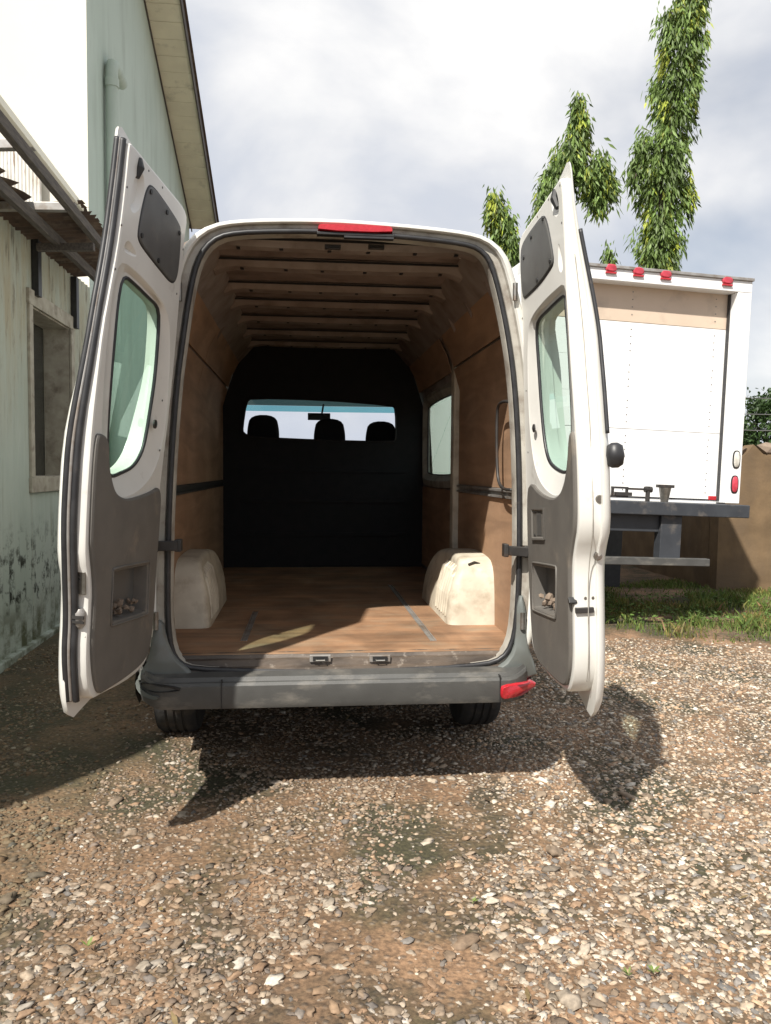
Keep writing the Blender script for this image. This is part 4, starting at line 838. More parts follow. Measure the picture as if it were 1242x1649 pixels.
for i, y in enumerate(rib_y):
    m = MB(); w = .085 if i else .06; zb = ZC-.032
    xa, xb = XLw+.24, XRw-.24; X = np.linspace(xa, xb, 25); rings = []
    for k, x in enumerate(X):
        q = (x-xa)/(xb-xa); endt = min(q, 1-q); z = zb+.010*(2*q-1)**2+(-.035*max(0, 1-endt/.06)); 
        rings.append([(x, y-w, ZC+.012), (x, y-w*.55, z), (x, y+w*.55, z), (x, y+w, ZC+.012)])
    m.loft(rings, ends=True); rb = m.build('roof_bow', CEIL, van, auto=30)
    mh = MB()
    for q in np.linspace(.10, .90, 6): 
        x = xa+(xb-xa)*q+random.uniform(-.02, .02); mh.tube([(x, y+w*.78, ZC-.012), (x, y+w*.80, ZC-.016)], .012, 8); mh.box((x+.03, y-w*.2, zb-.001), (.018, .03, .004))
    mh.build('clip_hole', BLACK, rb)
    MB().bx((xa+.02, y-w-.010, ZC-.004), (xb-.02, y-w-.002, ZC+.006)).build('seam_gap', BLACK, rb)
# torn lining edges hanging along the cant rails
r_ = np.random.default_rng(3)
for X, s in ((XLw, -1), (XRw, 1)):
    V = []; Fc = []; n = 44
    for i in range(n+1):
        y = .14+(YB-.3)*i/n; dz = .035*r_.random()+(.05 if i % 7 == 3 else 0)
        V += [(X-s*.215, y, 2.578), (X-s*(.135-.03*r_.random()), y, 2.50-dz)]
    mk('torn_lining', V, [(2*i, 2*i+2, 2*i+3, 2*i+1) for i in range(n)], LINER, van)
# cable on the left cant rail
MB().tube([(XLw+.13+.015*math.sin(i*1.3), .2+i*.16, 2.50+.015*math.sin(i*2.2)) for i in range(20)], .008, 6).build('cable', BLACK, van, smooth=True)
# ---- bulkhead with window opening
bo = np.array([(XLw+.002, ZF+.001), (XRw-.002, ZF+.001), (XRw-.002, 2.10), (XRw-.10, 2.40), (XRw-.20, 2.625), (0, 2.662), (XLw+.20, 2.625), (XLw+.10, 2.40), (XLw+.002, 2.10)])
bw = np.array([at_y(x, y, YB)[[0, 2]] for x, y in [(397, 648), (405, 641), (520, 644), (632, 653), (637, 660), (638, 705), (634, 712), (515, 709), (408, 704), (392, 698), (391, 688)]]); bw = chaikin(bw, 1)
V2, F2 = fill([bo, bw]); n = len(V2)
m = MB(); m.add(ringY(V2, YB), F2); m.add(ringY(V2, YB+.04), F2); m.loft([ringY(bw, YB), ringY(bw, YB+.04)]); bk = m.build('bulkhead', CABDARK, van)
MB().tube(ringY(bw, YB-.004), .008, 6, closed=True).build('opening_trim', RUBBER, bk)
m = MB()
for z in (.95, 1.25, 1.52): m.bx((XLw+.15, YB-.014, z), (XRw-.15, YB-.001, z+.035))
m.build('stiffening_rib', CABDARK, bk, bevel=.005)
# cab seats
def seat(xc, w, npil):
    o = None
    def rb(c, d, name, par, mt=CABDARK, bev=.04): 
        q = MB().box(c, d).build(name, mt, par); b = q.modifiers.new('bevel', 'BEVEL'); b.width = bev; b.segments = 4; return q
    s0 = rb((xc, 4.02, 1.47), (w, .16, .66), 'seat', van); rb((xc, 4.28, 1.12), (w, .52, .16), 'cushion', s0)
    for x in npil:
        ring = []; c = at_y(x[0], x[1], 3.95); hw = x[2]/F_PX*7.7; m = MB(); rings = []
        for yy, k in ((3.90, .80), (3.92, .95), (3.96, 1.0), (4.00, .96), (4.03, .8)):
            P = chaikin(np.array([(-1, -1), (1, -1), (1.02, 0), (.80, 1), (-.80, 1), (-1.02, 0)]), 2); rings.append([(c[0]+p[0]*hw*k, yy, c[2]+p[1]*.14*k) for p in P])
        m.loft(rings, ends=True)
        for dx in (-.05, .05): m.tube([(c[0]+dx, 3.97, c[2]-.12), (c[0]+dx, 3.99, 1.76)], .007, 6)
        m.build('headrest', CABDARK, s0, smooth=False, auto=40)
seat(-.56, .50, [(424, 692, 25)]); seat(.28, .92, [(531, 698, 25), (614, 702, 25)])
m = MB(); m.bx((-.95, 4.95, 1.0), (.92, 5.55, 1.42)); m.build('dashboard', CABDARK, van, bevel=.05)
mp_ = at_y(514, 671, 4.9); m = MB(); m.box(mp_, (.24, .03, .075)); m.tube([mp_+(.03, .02, .03), mp_+(.05, .10, .14)], .012, 6); m.build('rear_view_mirror', BLACK, van, bevel=.012)
m = MB(); m.bx((-.85, 4.72, 2.32), (-.15, 4.76, 2.37)); m.bx((.10, 4.72, 2.32), (.80, 4.76, 2.37)); m.build('sun_visor', CABDARK, van, bevel=.012)
m = MB(); m.bx((XLw, 4.2, 2.385), (XRw, 4.9, 2.40)); m.build('headliner', CABDARK, van)
m = MB(); m.bx((XLw, YB+.05, ZF-.03), (XRw, 5.6, ZF-.01)); m.build('cab_floor', BLACK, van)
# ---- wheel arches
def arch(X, xin, y0, y1, h, label=None):
    s = 1 if X > 0 else -1; P = []; m = MB(); rings = []
    prof2 = [(0, 0), (.0, .72), (.10, .93), (.26, 1.0), (.74, 1.0), (.90, .93), (1, .72), (1, 0)]
    W = abs(X-xin)
    yz = chaikin(np.array([(y0, ZF), (y0+.015, ZF+h*.55), (y0+.05, ZF+h*.85), (y0+.16, ZF+h), (y1-.25, ZF+h), (y1-.07, ZF+h*.72), (y1, ZF)]), 2, closed=False)
    cy = (y0+y1)/2
    for k, f, g in ((0, 1, 1), (.78, 1, 1), (.90, .985, .985), (.96, .955, .95), (.985, .92, .92), (1.0, .86, .87)):
        rings.append([(X-s*W*k*(1-.06*(z-ZF)/h-.26*((z-ZF)/h)**3), cy+(y-cy)*f, ZF+(z-ZF)*g) for y, z in yz])
    # ribs pressed into the inner face
    V = np.array(rings); m_, n_ = V.shape[:2]; Fc = [(i*n_+k, i*n_+k+1, (i+1)*n_+k+1, (i+1)*n_+k) for i in range(m_-1) for k in range(n_-1)]; Fc.append(tuple((m_-1)*n_+k for k in range(n_)))
    o = mk('wheel_arch_box', V, Fc, ARCH, van, auto=50)
    mr2 = MB()
    for i in range(6):
        yy = y0+.09+i*.065; zt = ZF+h*(.78 if i else .70); xx = X-s*W*.995
        xi = lambda z: X-s*W*(1-.06*(z-ZF)/h-.26*((z-ZF)/h)**3)*.985; mr2.tube([(xi(ZF+.04), yy, ZF+.04), (xi(ZF+.16), yy, ZF+.16), (xi(zt)+s*.004, yy, zt), (xi(zt)+s*.03, yy, zt+.03)], [.012, .014, .014, .006], 8)
    mr2.build('rib', ARCH, o)
    m3 = MB(); cx = X-s*W*.42
    if s < 0: return o
    m3.tube([(cx-.03+i*.012, y0+.07+.004*i, ZF+h*.93-abs(i-3)*.004) for i in range(7)], .006, 5); m3.build('tear', DARKSTEEL, o)
    return o
arch(XRw-.002, .60, .68, 1.72, .375); arch(XLw+.002, -.715, .68, 1.72, .375)
# ---- sill, latch strikers, threshold
zs0 = ZF; m = MB(); n = 40; rings = []
prof3 = [(.085, ZF+.001), (.05, ZF-.004), (.042, ZF-.018), (.020, ZF-.022), (.014, ZF-.050), (-.012, ZF-.054), (-.016, ZF-.070), (-.05, ZF-.072)]
V = []; xs_ = np.linspace(-.80, .80, n)
for x in xs_: V += [(x, y, z+.001*math.sin(x*40)) for y, z in prof3]
k = len(prof3); mk('threshold_sill', V, [(i*k+j, (i+1)*k+j, (i+1)*k+j+1, i*k+j+1) for i in range(n-1) for j in range(k-1)], SILL, van, auto=20)
for px in (516, 612):
    c = at_y(px, 1060, .01); m = MB(); m.box(c, (.10, .012, .034)); o = m.build('striker_plate', ALU, van, bevel=.003); m = MB(); m.box(c-(0, .009, 0), (.07, .008, .02)); m.build('striker_slot', BLACK, o)
    m = MB(); m.tube([c+(-.02, -.012, -.004), c+(-.02, -.03, -.004), c+(.02, -.03, -.004), c+(.02, -.012, -.004)], .004, 6); m.build('striker_loop', STEEL, o)
for px in (536, 606):
    c = at_y(px, 398, .09); m = MB(); m.box(c+(0, 0, .0), (.075, .03, .018)); m.tube([c+(-.025, -.02, -.010), c+(.025, -.02, -.010)], .005, 8); m.build('roof_striker', DARKSTEEL, van, bevel=.004)
# high brake light
a = at_y(512, 367, -.045); b = at_y(632, 373, -.045); c = (a+b)/2; m = MB(); hw = (b[0]-a[0])/2; ang = (b[2]-a[2])
P = chaikin(np.array([(-1, -.8), (1, -.8), (1, .6), (.9, 1), (-.9, 1), (-1, .6)]), 1)
rings = [[(c[0]+p[0]*hw*k, y, c[2]+p[1]*.019*kz) for p in P] for y, k, kz in ((.0, 1, 1), (-.052, 1, 1), (-.068, .985, .8))]
m.loft(rings, ends=True); hb_ = m.build('high_brake_light', RED, van, auto=40)
MB().bx((c[0]-hw-.004, -.06, c[2]-.030), (c[0]+hw+.01, -.02, c[2]-.0165)).build('lamp_gasket', BLACK, hb_, bevel=.003)
m = MB(); m.bx((c[0]-hw*.3, -.062, c[2]-.040), (c[0]+hw*1.03, -.03, c[2]-.0315)); m.build('broken_trim', RUBBER, hb_)
# ---- bumper (dark grey, stepped)
def bumper():
    yz = [(.02, .612), (-.05, .610), (-.095, .603), (-.105, .585), (-.118, .583), (-.128, .570), (-.130, .490), (-.120, .466), (-.07, .455), (.0, .455)]
    xl, xr2 = -.965, .875; V = []; xs_ = np.linspace(xl, xr2, 61)
    cl, crr = xl+.16, xr2-.16
    for x in xs_:
        t = max(0, (cl-x)/.16, (x-crr)/.16); dy = .16*(1-math.sqrt(max(0, 1-t*t)))
        rise = .06*max(0, t-.35)
        V += [(x, y+dy, z+(rise if y < -.06 else 0)) for y, z in yz]
    k = len(yz); Fc = [(i*k+j, (i+1)*k+j, (i+1)*k+j+1, i*k+j+1) for i in range(60) for j in range(k-1)]
    o = mk('rear_bumper', V, Fc, BUMP, van, auto=28)
    # corner caps running forward along the sides
    for s, X in ((-1, -.965), (1, .875)):
        V = []; P = [(.03, .0), (.20, .012), (.45, .02), (.62, .02)]
        zz = [.455, .50, .57, .600, .64]; wob = [.0, .018, .020, .008, -.02]
        for y, dx in P: V += [(X+s*(dx+w), y, z) for z, w in zip(zz, wob)]
        mk('corner_cap', V, [(i*5+j, (i+1)*5+j, (i+1)*5+j+1, i*5+j+1) for i in range(3) for j in range(4)], BUMP, van, auto=30)
bumper()
# step edge seams
for x in (-.575+.0, .70): MB().bx((x-.002, -.1325, .47), (x+.002, -.095, .595)).build('bumper_seam', BLACK, van)
# corner quarter panels above the bumper
for s, pts in ((-1, [(247, 1000), (262, 1000), (268, 1030), (282, 1062), (310, 1082), (310, 1100), (222, 1100), (222, 1088), (240, 1062)]), (1, [(834, 960), (846, 960), (850, 1040), (862, 1068), (866, 1092), (800, 1094), (795, 1080), (822, 1062), (832, 1030)])):
    P = np.array([at_y(x, y, -.035)[[0, 2]] for x, y in pts]); P = chaikin(P, 1); m = MB(); c = P.mean(0)
    m.loft([ringY(P, .10), ringY(P, -.030), ringY(offset(P, -.010), -.040)], ends=True); m.build('quarter_panel', CORNER, van, auto=45)
# lamps in the bumper corners: right red lens, left empty socket
def on_bump(x, y, s):
    Y = -.13
    for _ in range(8):
        p = at_y(x, y, Y); q = (p[0]-.715)/.16 if s > 0 else (-.805-p[0])/.16; q = min(max(q, 0), .97); Y = -.134+.16*(1-math.sqrt(1-q*q))
    return p[[0, 2]]
def curve_y(P, base, s):
    q = np.clip((P[:, 0]-.715)/.16 if s > 0 else (-.805-P[:, 0])/.16, 0, .97); return np.stack([P[:, 0], base+.16*(1-np.sqrt(1-q*q)), P[:, 1]], 1)
P = np.array([on_bump(x, y, 1) for x, y in [(809, 1103), (838, 1098), (863, 1096), (861, 1108), (846, 1116), (822, 1124), (807, 1126), (806, 1112)]]); m = MB(); 
Pc = chaikin(P, 1); m.loft([curve_y(Pc, -.10, 1), curve_y(Pc, -.142, 1), curve_y(offset(Pc, -.006), -.150, 1)], ends=True); m.build('tail_light', RED, van, auto=50)
P = np.array([on_bump(x, y, -1) for x, y in [(224, 1098), (240, 1100), (268, 1104), (292, 1108), (290, 1113), (262, 1115), (240, 1114), (228, 1108)]]); m = MB(); Pc = chaikin(P, 1)
m.loft([curve_y(Pc, -.10, -1), curve_y(Pc, -.137, -1)], ends=True); m.build('empty_lamp_socket', BLACK, van)
P = np.array([on_bump(x, y, -1) for x, y in [(218, 1096), (224, 1098), (230, 1112), (244, 1120), (258, 1122), (252, 1127), (234, 1122), (221, 1112)]]); m = MB(); Pc = chaikin(P, 1)
m.loft([curve_y(Pc, -.09, -1), curve_y(Pc, -.141, -1)], ends=True); m.build('bumper_corner_lip', CORNER, van, auto=40)
# grab handle by the right jamb
g = [at_x(x, y, .80) for x, y in [(822, 647), (812, 646), (804, 650), (801, 660), (800, 700), (801, 760), (804, 780), (812, 788), (824, 789)]]
g = [at_x(x, y, .815) for x, y in [(822, 647), (812, 646), (804, 650), (801, 660), (800, 700), (801, 760), (804, 780), (812, 788), (824, 789)]]
MB().tube(chaikin(np.array(g), 2, closed=False), .0085, 8).build('grab_handle', DARKSTEEL, van, smooth=True)

# ------------------------------------------------------------------ rear doors
def door(side, corners_px, Ys, edge_px, glass_px, surr_px, cover_px, trim_px, pocket_px, press_px, T, screws, grom, label, taper, tail, rise):
    s = -1 if side == 'L' else 1
    C3 = [at_y(px, py, Y) for (px, py), Y in zip(corners_px, Ys)]      # HB, HT, FB, FT
    HB, HT, FB, FT = C3
    H = homography(corners_px, [(0, 0), (0, 1), (1, 0), (1, 1)])
    Nn = np.cross(FB-HB, HT-HB); Nn /= np.linalg.norm(Nn)
    if Nn[0]*s < 0: Nn = -Nn                         # points to the door's outside
    def M3(U, w=0.0):
        U = np.array(U, float); u = U[:, :1]; v = U[:, 1:2]
        q = np.clip((v-taper[0])/(taper[1]-taper[0]), 0, 1); q = q*q*(3-2*q)
        w = w*(1-(1-taper[2])*q) if w > .02 else w
        return HB*(1-u)*(1-v)+HT*(1-u)*v+FB*u*(1-v)+FT*u*v + Nn*w
    Wd, Hd = np.linalg.norm(FB-HB), np.linalg.norm(HT-HB); K = np.array([Wd, Hd])
    uv = lambda px, it=2: chaikin(H(px), it) if it else H(px)
    offm = lambda U, d: offset(U*K, d)/K             # offset in metres
    root = van
    po = uv(pocket_px, 1)
    EO = uv(edge_px, 1); gl = uv([(a+(10 if s < 0 else -10), b) for a, b in glass_px]); su = uv(surr_px); gc = gl.mean(0); gl = resample(gl, gc); su = resample(su, gc); co = uv(cover_px); pr = [uv(p) for p in press_px]
    ein = offm(EO, -.012)
    holes = [su]+pr+[offm(po, .004)]
    def drop(U):        # the outer skin hangs lower than the inner panel towards the free edge
        U = U.copy(); k = np.clip((.10-U[:, 1])/.10, 0, 1)*np.clip((U[:, 0]-.55)/.4, 0, 1)**1.3; U[:, 1] -= tail*k
        k = np.clip((U[:, 1]-.90)/.10, 0, 1)*np.clip((U[:, 0]-.6)/.4, 0, 1)**1.5; U[:, 1] += rise*k; return U
    V2, F2 = fill([ein]+holes); m = MB(); m.add(M3(V2), F2)
    m.loft([M3(ein), M3(offm(EO, -.004), .003), M3(EO, .012), M3(EO, T-.015)])
    m.loft([M3(su), M3(offm(su, -.006), .004), M3(offm(gl, .022), .020), M3(offm(gl, .006), .027), M3(gl, .030), M3(gl, T-.006)])
    for p in pr: 
        pi = offm(p, -.022); m.loft([M3(p), M3(offm(p, -.005), .003), M3(pi, .020)]); Vp, Fp = fill([pi]); m.add(M3(Vp, .020), Fp)
    d = m.build('rear_door', PAINT_IN, root, auto=38); tag(d, label)
    # outer skin with a bulge, window hole through it
    fl = drop(offm(EO, .018)); sk1 = drop(offm(EO, .012)); sk0 = drop(offm(EO, -.012)); sk2 = drop(offm(EO, -.055)); gh = offm(gl, .012)
    m = MB(); m.loft([M3(EO, T-.015), M3(fl, T-.013), M3(fl, T-.008), M3(sk1, T+.008), M3(sk0, T+.026), M3(sk2, T+.034)]); V2, F2 = fill([sk2, gh]); m.add(M3(V2, T+.034), F2); m.loft([M3(gh, T+.034), M3(gh, T-.006)])
    m.build('outer_skin', PAINT, d, auto=50)
    g_ = mk('window_glass', M3(gl, .036), [tuple(range(len(gl)))], GLASS_D if s < 0 else GLASS_R, d)
    MB().tube(M3(offm(gl, .002), .030), .0075, 8, closed=True).build('window_seal', RUBBER, d, smooth=True)
    # access cover with screws
    m = MB(); ci = offm(co, -.006); V2, F2 = fill([ci]); m.add(M3(V2, -.006), F2); m.loft([M3(co, .002), M3(co, -.003), M3(ci, -.006)]); cv = m.build('access_cover', COVER, d, auto=40)
    MB().tube(M3(offm(co, .003), .001), .004, 6, closed=True).build('cover_gasket', RUBBER, d, smooth=True)
    for p in screws:
        c = M3(H([p]), -.007)[0]; MB().tube([c+Nn*.004, c-Nn*.004], .010, 10).build('screw', BLACK, cv)
    for p in grom:
        c = M3(H([p]), 0)[0]; q = MB().tube([c+Nn*.002, c-Nn*.004, c-Nn*.006], [.019, .019, .014], 14).build('grommet', DARKSTEEL, d); MB().tube([c-Nn*.0062, c-Nn*.0075], .010, 10).build('plug', BLACK, q)
    # lower trim panel with a pocket
    tr_ = uv(trim_px, 2); ti = offm(tr_, -.008); V2, F2 = fill([ti, po]); m = MB(); m.add(M3(V2, -.014), F2); m.loft([M3(tr_, .001), M3(tr_, -.009), M3(ti, -.014)])
    m.loft([M3(po, -.014), M3(offm(po, -.006), -.010), M3(offm(po, -.014), .045)]); pb = offm(po, -.014); pbo = mk('pocket_back', M3(pb, .0449), [tuple(range(len(pb)))], COVER, d)
    tm = m.build('trim_panel', TRIM, d, auto=35)
    MB().tube(M3(offm(po, .008), -.015), .005, 6, closed=True).build('pocket_frame', TRIM, tm, smooth=True)
    return dict(M3=M3, H=H, N=Nn, d=d, tm=tm, EO=EO, offm=offm, T=T, s=s, root=root, K=K)

# left door
Lc = [(246, 1085), (302, 338), (142, 1132), (211, 222)]
L = door('L', Lc, [-.06, -.05, -.70, -.64],
    edge_px=[(242, 1040), (247, 960), (251, 860), (262, 760), (274, 660), (284, 560), (292, 460), (299, 380), (303, 352), (298, 335), (285, 318), (262, 290), (240, 263), (222, 240), (211, 228), (209, 240), (204, 290), (197, 350), (190, 400), (179, 460), (167, 525), (158, 600), (150, 670), (143, 766), (139, 850), (138, 900), (144, 936), (142, 1000), (139, 1050), (140, 1100), (147, 1128), (165, 1118), (200, 1100), (226, 1080), (237, 1062)],
    glass_px=[(197, 441), (215, 456), (236, 477), (250, 490), (253, 505), (252, 530), (247, 600), (240, 660), (235, 700), (229, 726), (216, 748), (196, 758), (178, 766), (175, 740), (175, 683), (178, 600), (184, 520), (190, 465)],
    surr_px=[(200, 418), (225, 438), (252, 468), (268, 492), (274, 520), (275, 560), (271, 640), (265, 700), (252, 750), (232, 780), (205, 797), (188, 794), (172, 776), (164, 750), (164, 690), (168, 600), (175, 520), (184, 455), (191, 425)],
    cover_px=[(245, 298), (269, 331), (288, 360), (291, 372), (288, 420), (284, 446), (277, 453), (262, 436), (235, 402), (223, 384), (223, 370), (229, 335), (237, 303)],
    trim_px=[(172, 702), (172, 740), (176, 766), (183, 790), (196, 799), (212, 798), (240, 788), (257, 776), (254, 840), (249, 900), (245, 980), (238, 1045), (228, 1066), (200, 1090), (165, 1112), (155, 1118), (148, 1096), (144, 1040), (147, 990), (149, 940), (143, 880), (143, 860), (147, 766), (152, 700), (157, 692)],
    pocket_px=[(178, 917), (178, 915), (234, 903), (235, 904), (232, 982), (231, 984), (176, 1002), (174, 1001)],
    press_px=[[(228, 272), (234, 290), (230, 330), (216, 345), (208, 330), (214, 290)], [(206, 380), (218, 400), (222, 412), (208, 408), (198, 400)]], T=.085,
    screws=[(241, 308), (267, 341), (226, 377), (287, 374), (253, 417)], grom=[(250, 678)], label='left rear door, swung open towards the shed', taper=(.42, .66, .60), tail=.030, rise=.020)
# right door
Rc = [(860, 1080), (838, 372), (922, 1118), (903, 282)]
Rd = door('R', Rc, [-.05, -.04, -.70, -.66],
    edge_px=[(855, 1030), (851, 960), (848, 860), (846, 760), (844, 660), (841, 560), (838, 460), (835, 400), (838, 380), (850, 362), (866, 340), (880, 318), (894, 298), (903, 284), (906, 300), (908, 350), (911, 420), (914, 500), (919, 580), (923, 640), (927, 700), (930, 740), (932, 800), (933, 870), (927, 900), (924, 925), (925, 1000), (926, 1070), (922, 1105), (915, 1117), (900, 1104), (880, 1084), (866, 1066), (859, 1050)],
    glass_px=[(912, 487), (898, 498), (882, 513), (870, 524), (866, 536), (866, 560), (869, 620), (873, 680), (878, 730), (884, 756), (896, 770), (911, 778), (917, 770), (921, 715), (919, 660), (916, 600), (913, 540), (911, 500)],
    surr_px=[(911, 466), (896, 476), (874, 496), (855, 520), (850, 545), (850, 620), (853, 700), (860, 760), (872, 794), (893, 815), (907, 810), (917, 790), (923, 755), (925, 710), (922, 650), (918, 590), (915, 520)],
    cover_px=[(876, 348), (882, 362), (889, 400), (893, 430), (888, 440), (872, 463), (852, 482), (845, 487), (842, 474), (840, 440), (840, 405), (844, 392), (858, 371)],
    trim_px=[(853, 800), (860, 788), (872, 806), (893, 818), (905, 814), (914, 795), (919, 760), (921, 718), (926, 712), (929, 760), (931, 860), (925, 895), (921, 925), (922, 1000), (923, 1070), (918, 1102), (912, 1106), (895, 1092), (876, 1072), (866, 1056), (861, 1030), (857, 960), (854, 880)],
    pocket_px=[(864, 918), (865, 917), (901, 926), (902, 928), (901, 1000), (900, 1001), (866, 986), (864, 984)],
    press_px=[[(893, 302), (899, 318), (901, 345), (896, 356), (889, 342), (888, 318)], [(899, 392), (905, 420), (907, 445), (903, 452), (899, 436)]], T=.098,
    screws=[(877, 354), (858, 384), (889, 428), (846, 418), (868, 458)], grom=[(861, 702)], label='right rear door, swung open, inside lit by the sun', taper=(.66, 1.0, .35), tail=.045, rise=.022)

def free_edge(Dd, uvpts, w): return Dd['M3'](np.array(uvpts), w)
# seal strips on the left door's free flange
def edge_run(Dd, px, w, extra=0.0, it=2):
    U = Dd['H'](px); U = chaikin(U, it, closed=False); U = U+np.array([extra/Dd['K'][0], 0]); return Dd['M3'](U, w)
LE = [(211, 226), (204, 290), (190, 400), (167, 525), (150, 670), (143, 766), (139, 850), (141, 936), (142, 1000), (139, 1050), (141, 1100), (143, 1130)]
MB().tube(edge_run(L, LE, L['T']-.012, .018), .0125, 8).build('flange_seal', RUBBER, L['d'], smooth=True)
MB().tube(edge_run(L, LE, L['T']-.042, .010), .0125, 8).build('flange_seal', RUBBER, L['d'], smooth=True)
MB().tube(edge_run(L, LE, L['T']-.026, .018), .0075, 6).build('seal_highlight', ALU, L['d'], smooth=True)  # grey tube drawn as the highlight between the two black seals
def plate_on_edge(Dd, px, w0, w1, thick, name, mt, out=.004):
    """box on the free-edge face: px = two pixels along the edge; w0..w1 across the thickness"""
    U = Dd['H'](px); a = Dd['M3'](U[:1], 0)[0]; b = Dd['M3'](U[1:], 0)[0]; d = b-a; dn = d/np.linalg.norm(d); N_ = Dd['N']; o = np.cross(dn, N_); o /= np.linalg.norm(o)
    if o[1] > 0: o = -o
    V = []
    for p in (a, b):
        for w in (w0, w1):
            for t in (out-.003, out+thick): V.append(p+N_*w+o*t)
    return mk(name, V, [(0, 1, 3, 2), (4, 6, 7, 5), (0, 4, 5, 1), (2, 3, 7, 6), (0, 2, 6, 4), (1, 5, 7, 3)], mt, Dd['d'], bevel=.002)
plate_on_edge(L, [(143, 912), (143, 955)], .008, .052, .004, 'latch_plate', STEEL)
U = L['H']([(143, 978), (143, 1010)]); a_, b_ = L['M3'](U, .032)+np.array([0, -.004, 0]); m = MB()
m.tube([a_, a_+(b_-a_)*.2, b_-(b_-a_)*.2, b_], [.014, .024, .024, .014], 12); lt = m.build('latch', ALU, L['d'], auto=40)
m = MB(); m.bar((a_+b_)/2-L['N']*.022-np.array([0, .024, -.006]), (a_+b_)/2+L['N']*.022-np.array([0, .024, -.006]), .008, .012); m.bar((a_+b_)/2-L['N']*.022-np.array([0, .024, .012]), (a_+b_)/2+L['N']*.022-np.array([0, .024, .012]), .006, .009); m.build('latch_claw', DARKSTEEL, lt)
plate_on_edge(L, [(143, 1022), (142, 1026)], .006, .055, .005, 'latch_bracket', ALU)
for p in ((141, 896), (143, 924), (143, 930)):
    c = L['M3'](L['H']([p]), .030)[0]; MB().tube([c, c-(0, .008, 0)], .006, 8).build('screw', BLACK, L['d'])
for Dd, rr_, ww in ((Rd, [(912, 420), (916, 520), (922, 620), (928, 700), (931, 780), (934, 870), (926, 930), (926, 1000), (927, 1070), (924, 1100)], .052), (L, [(142, 766), (138, 850), (143, 936), (141, 1000), (138, 1050), (140, 1110)], .060)):
    MB().tube(edge_run(Dd, rr_, ww, .001), .0022, 5).build('seam', JAMB, Dd['d'], smooth=True)
# right door: fittings on the free-edge face
for p, w in (((919, 655), .078), ((932, 823), .078), ((927, 912), .088)):
    c = Rd['M3'](Rd['H']([p]), w)[0]; MB().tube([c+(0, .004, 0), c-(0, .008, 0)], [.018, .014], 12).build('grommet', STEEL, Rd['d'])
RE = [(909, 380), (913, 480), (919, 580), (924, 640), (929, 720)]
MB().tube(edge_run(Rd, RE, Rd['T']+.012, .020), .0085, 8).build('flange_seal', RUBBER, Rd['d'], smooth=True)
m = MB(); U = Rd['H']([(931, 735), (932, 775)]); a = Rd['M3'](U[:1], Rd['T']+.040)[0]; b = Rd['M3'](U[1:], Rd['T']+.040)[0]
m.tube([a, a+(b-a)*.12, a+(b-a)*.5, a+(b-a)*.88, b], [.012, .030, .036, .030, .012], 12); m.build('bump_stop', RUBBER, Rd['d'], smooth=True)
plate_on_edge(Rd, [(924, 988), (924, 996)], .004, .075, .016, 'latch_lever', DARKSTEEL); plate_on_edge(Rd, [(924, 1012), (924, 1024)], .055, .072, .003, 'lock_slot', BLACK)
plate_on_edge(Rd, [(922, 975), (924, 984)], -.02, .012, .012, 'lever_pivot', BLACK)
for p, w in (((924, 975), .045), ((924, 975), .075), ((924, 1004), .045)):
    c = Rd['M3'](Rd['H']([p]), w)[0]; MB().tube([c+(0, .004, 0), c-(0, .006, 0)], .007, 8).build('screw', STEEL, Rd['d'])
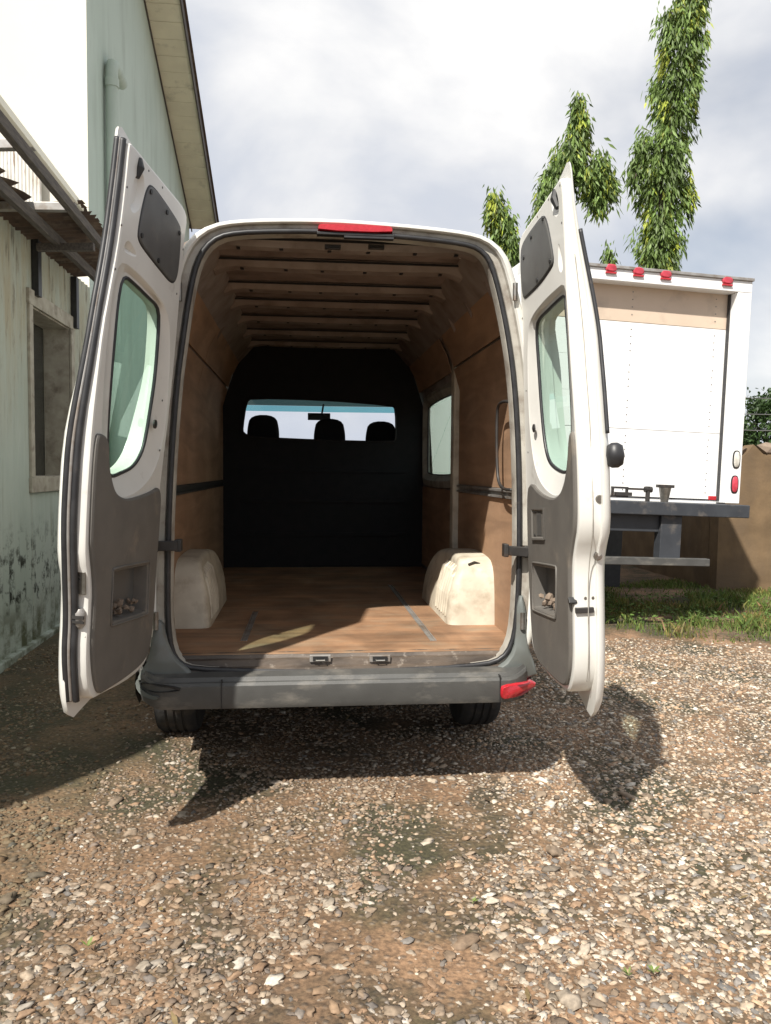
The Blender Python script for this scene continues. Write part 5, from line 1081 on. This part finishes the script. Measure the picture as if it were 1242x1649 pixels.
# right trim: handle recess
U = Rd['H']([(863, 830), (883, 832), (884, 880), (864, 878)]); pc = np.repeat(U, 1, 0); m = MB(); M3 = Rd['M3']; om = Rd['offm']
m.loft([M3(pc, -.0145), M3(om(pc, .004), -.022), M3(om(pc, -.004), -.022), M3(om(pc, -.010), -.015)]); m.build('pull_handle', TRIM, Rd['tm'], auto=30)
U = Rd['H']([(870, 835), (877, 836), (878, 874), (871, 873)]); mk('handle_recess', M3(U, -.0152), [(0, 1, 2, 3)], COVER, Rd['tm'])
for p in ((868, 836), (868, 872)):
    c = M3(Rd['H']([p]), -.016)[0]; MB().tube([c, c-Rd['N']*.003], .006, 8).build('screw', BLACK, Rd['tm'])
for Dd, pts in ((L, [(205, 300), (196, 360), (186, 430), (295, 400), (285, 470), (262, 640), (258, 720), (240, 275), (262, 302)]), (Rd, [(902, 300), (905, 365), (842, 520), (848, 640), (851, 740), (866, 350), (884, 322)])):
    for p in pts:
        c = Dd['M3'](Dd['H']([p]), 0)[0]; MB().tube([c+Dd['N']*.001, c-Dd['N']*.0012], .0045, 8).build('frame_hole', DARKSTEEL, Dd['d'])
# upper latch slots
for Dd, a, b in ((L, (226, 256), (222, 285)), (Rd, (893, 308), (897, 338))):
    c0, c1 = Dd['M3'](Dd['H']([a, b]), .004); MB().tube([c0, (c0+c1)/2-Dd['N']*.008, c1], [.012, .018, .012], 8).build('upper_latch', BLACK, Dd['d'])
# litter in the door pockets
for Dd, pp in ((L, [(184, 988), (225, 976)]), (Rd, [(868, 978), (898, 990)])):
    r_ = np.random.default_rng(6); U = Dd['H'](pp); m = MB(); V0, F0 = ico(1)
    for i in range(16):
        t = r_.random(); c = Dd['M3']((U[:1]*(1-t)+U[1:]*t), r_.uniform(.0, .03))[0]+(0, 0, r_.uniform(0, .04)); m.add(c+V0*r_.uniform(.008, .016)*(1+.3*r_.standard_normal((len(V0), 1))), F0)
    lt_ = m.build('pocket_litter', RUBBLE, Dd['tm']); 
# check straps / hinges across the gap
for pts, z in (([(250, 868), (286, 868), (286, 890), (250, 890)], 0), ([(814, 877), (850, 880), (850, 898), (814, 895)], 1)):
    P = [at_y(x, y, -.05) for x, y in pts]; a = (P[0]+P[3])/2; b = (P[1]+P[2])/2; m = MB(); m.bar(a, b, .035, .045); q = (a+b)/2; m.box(a, (.022, .05, .062)); m.box(b+(0, .03, 0), (.03, .06, .055)); m.build('hinge_strap', DARKSTEEL, van, bevel=.004)
for side, px in ((0, 245), (1, 846)):
    for py in (1000, 470):
        x = px if py > 900 else (px+38 if side == 0 else px-12); c = at_y(x+(6 if side == 0 else -4), py, -.045); MB().tube([c-(0, 0, .04), c+(0, 0, .04)], .012, 8).build('hinge', STEEL, van)
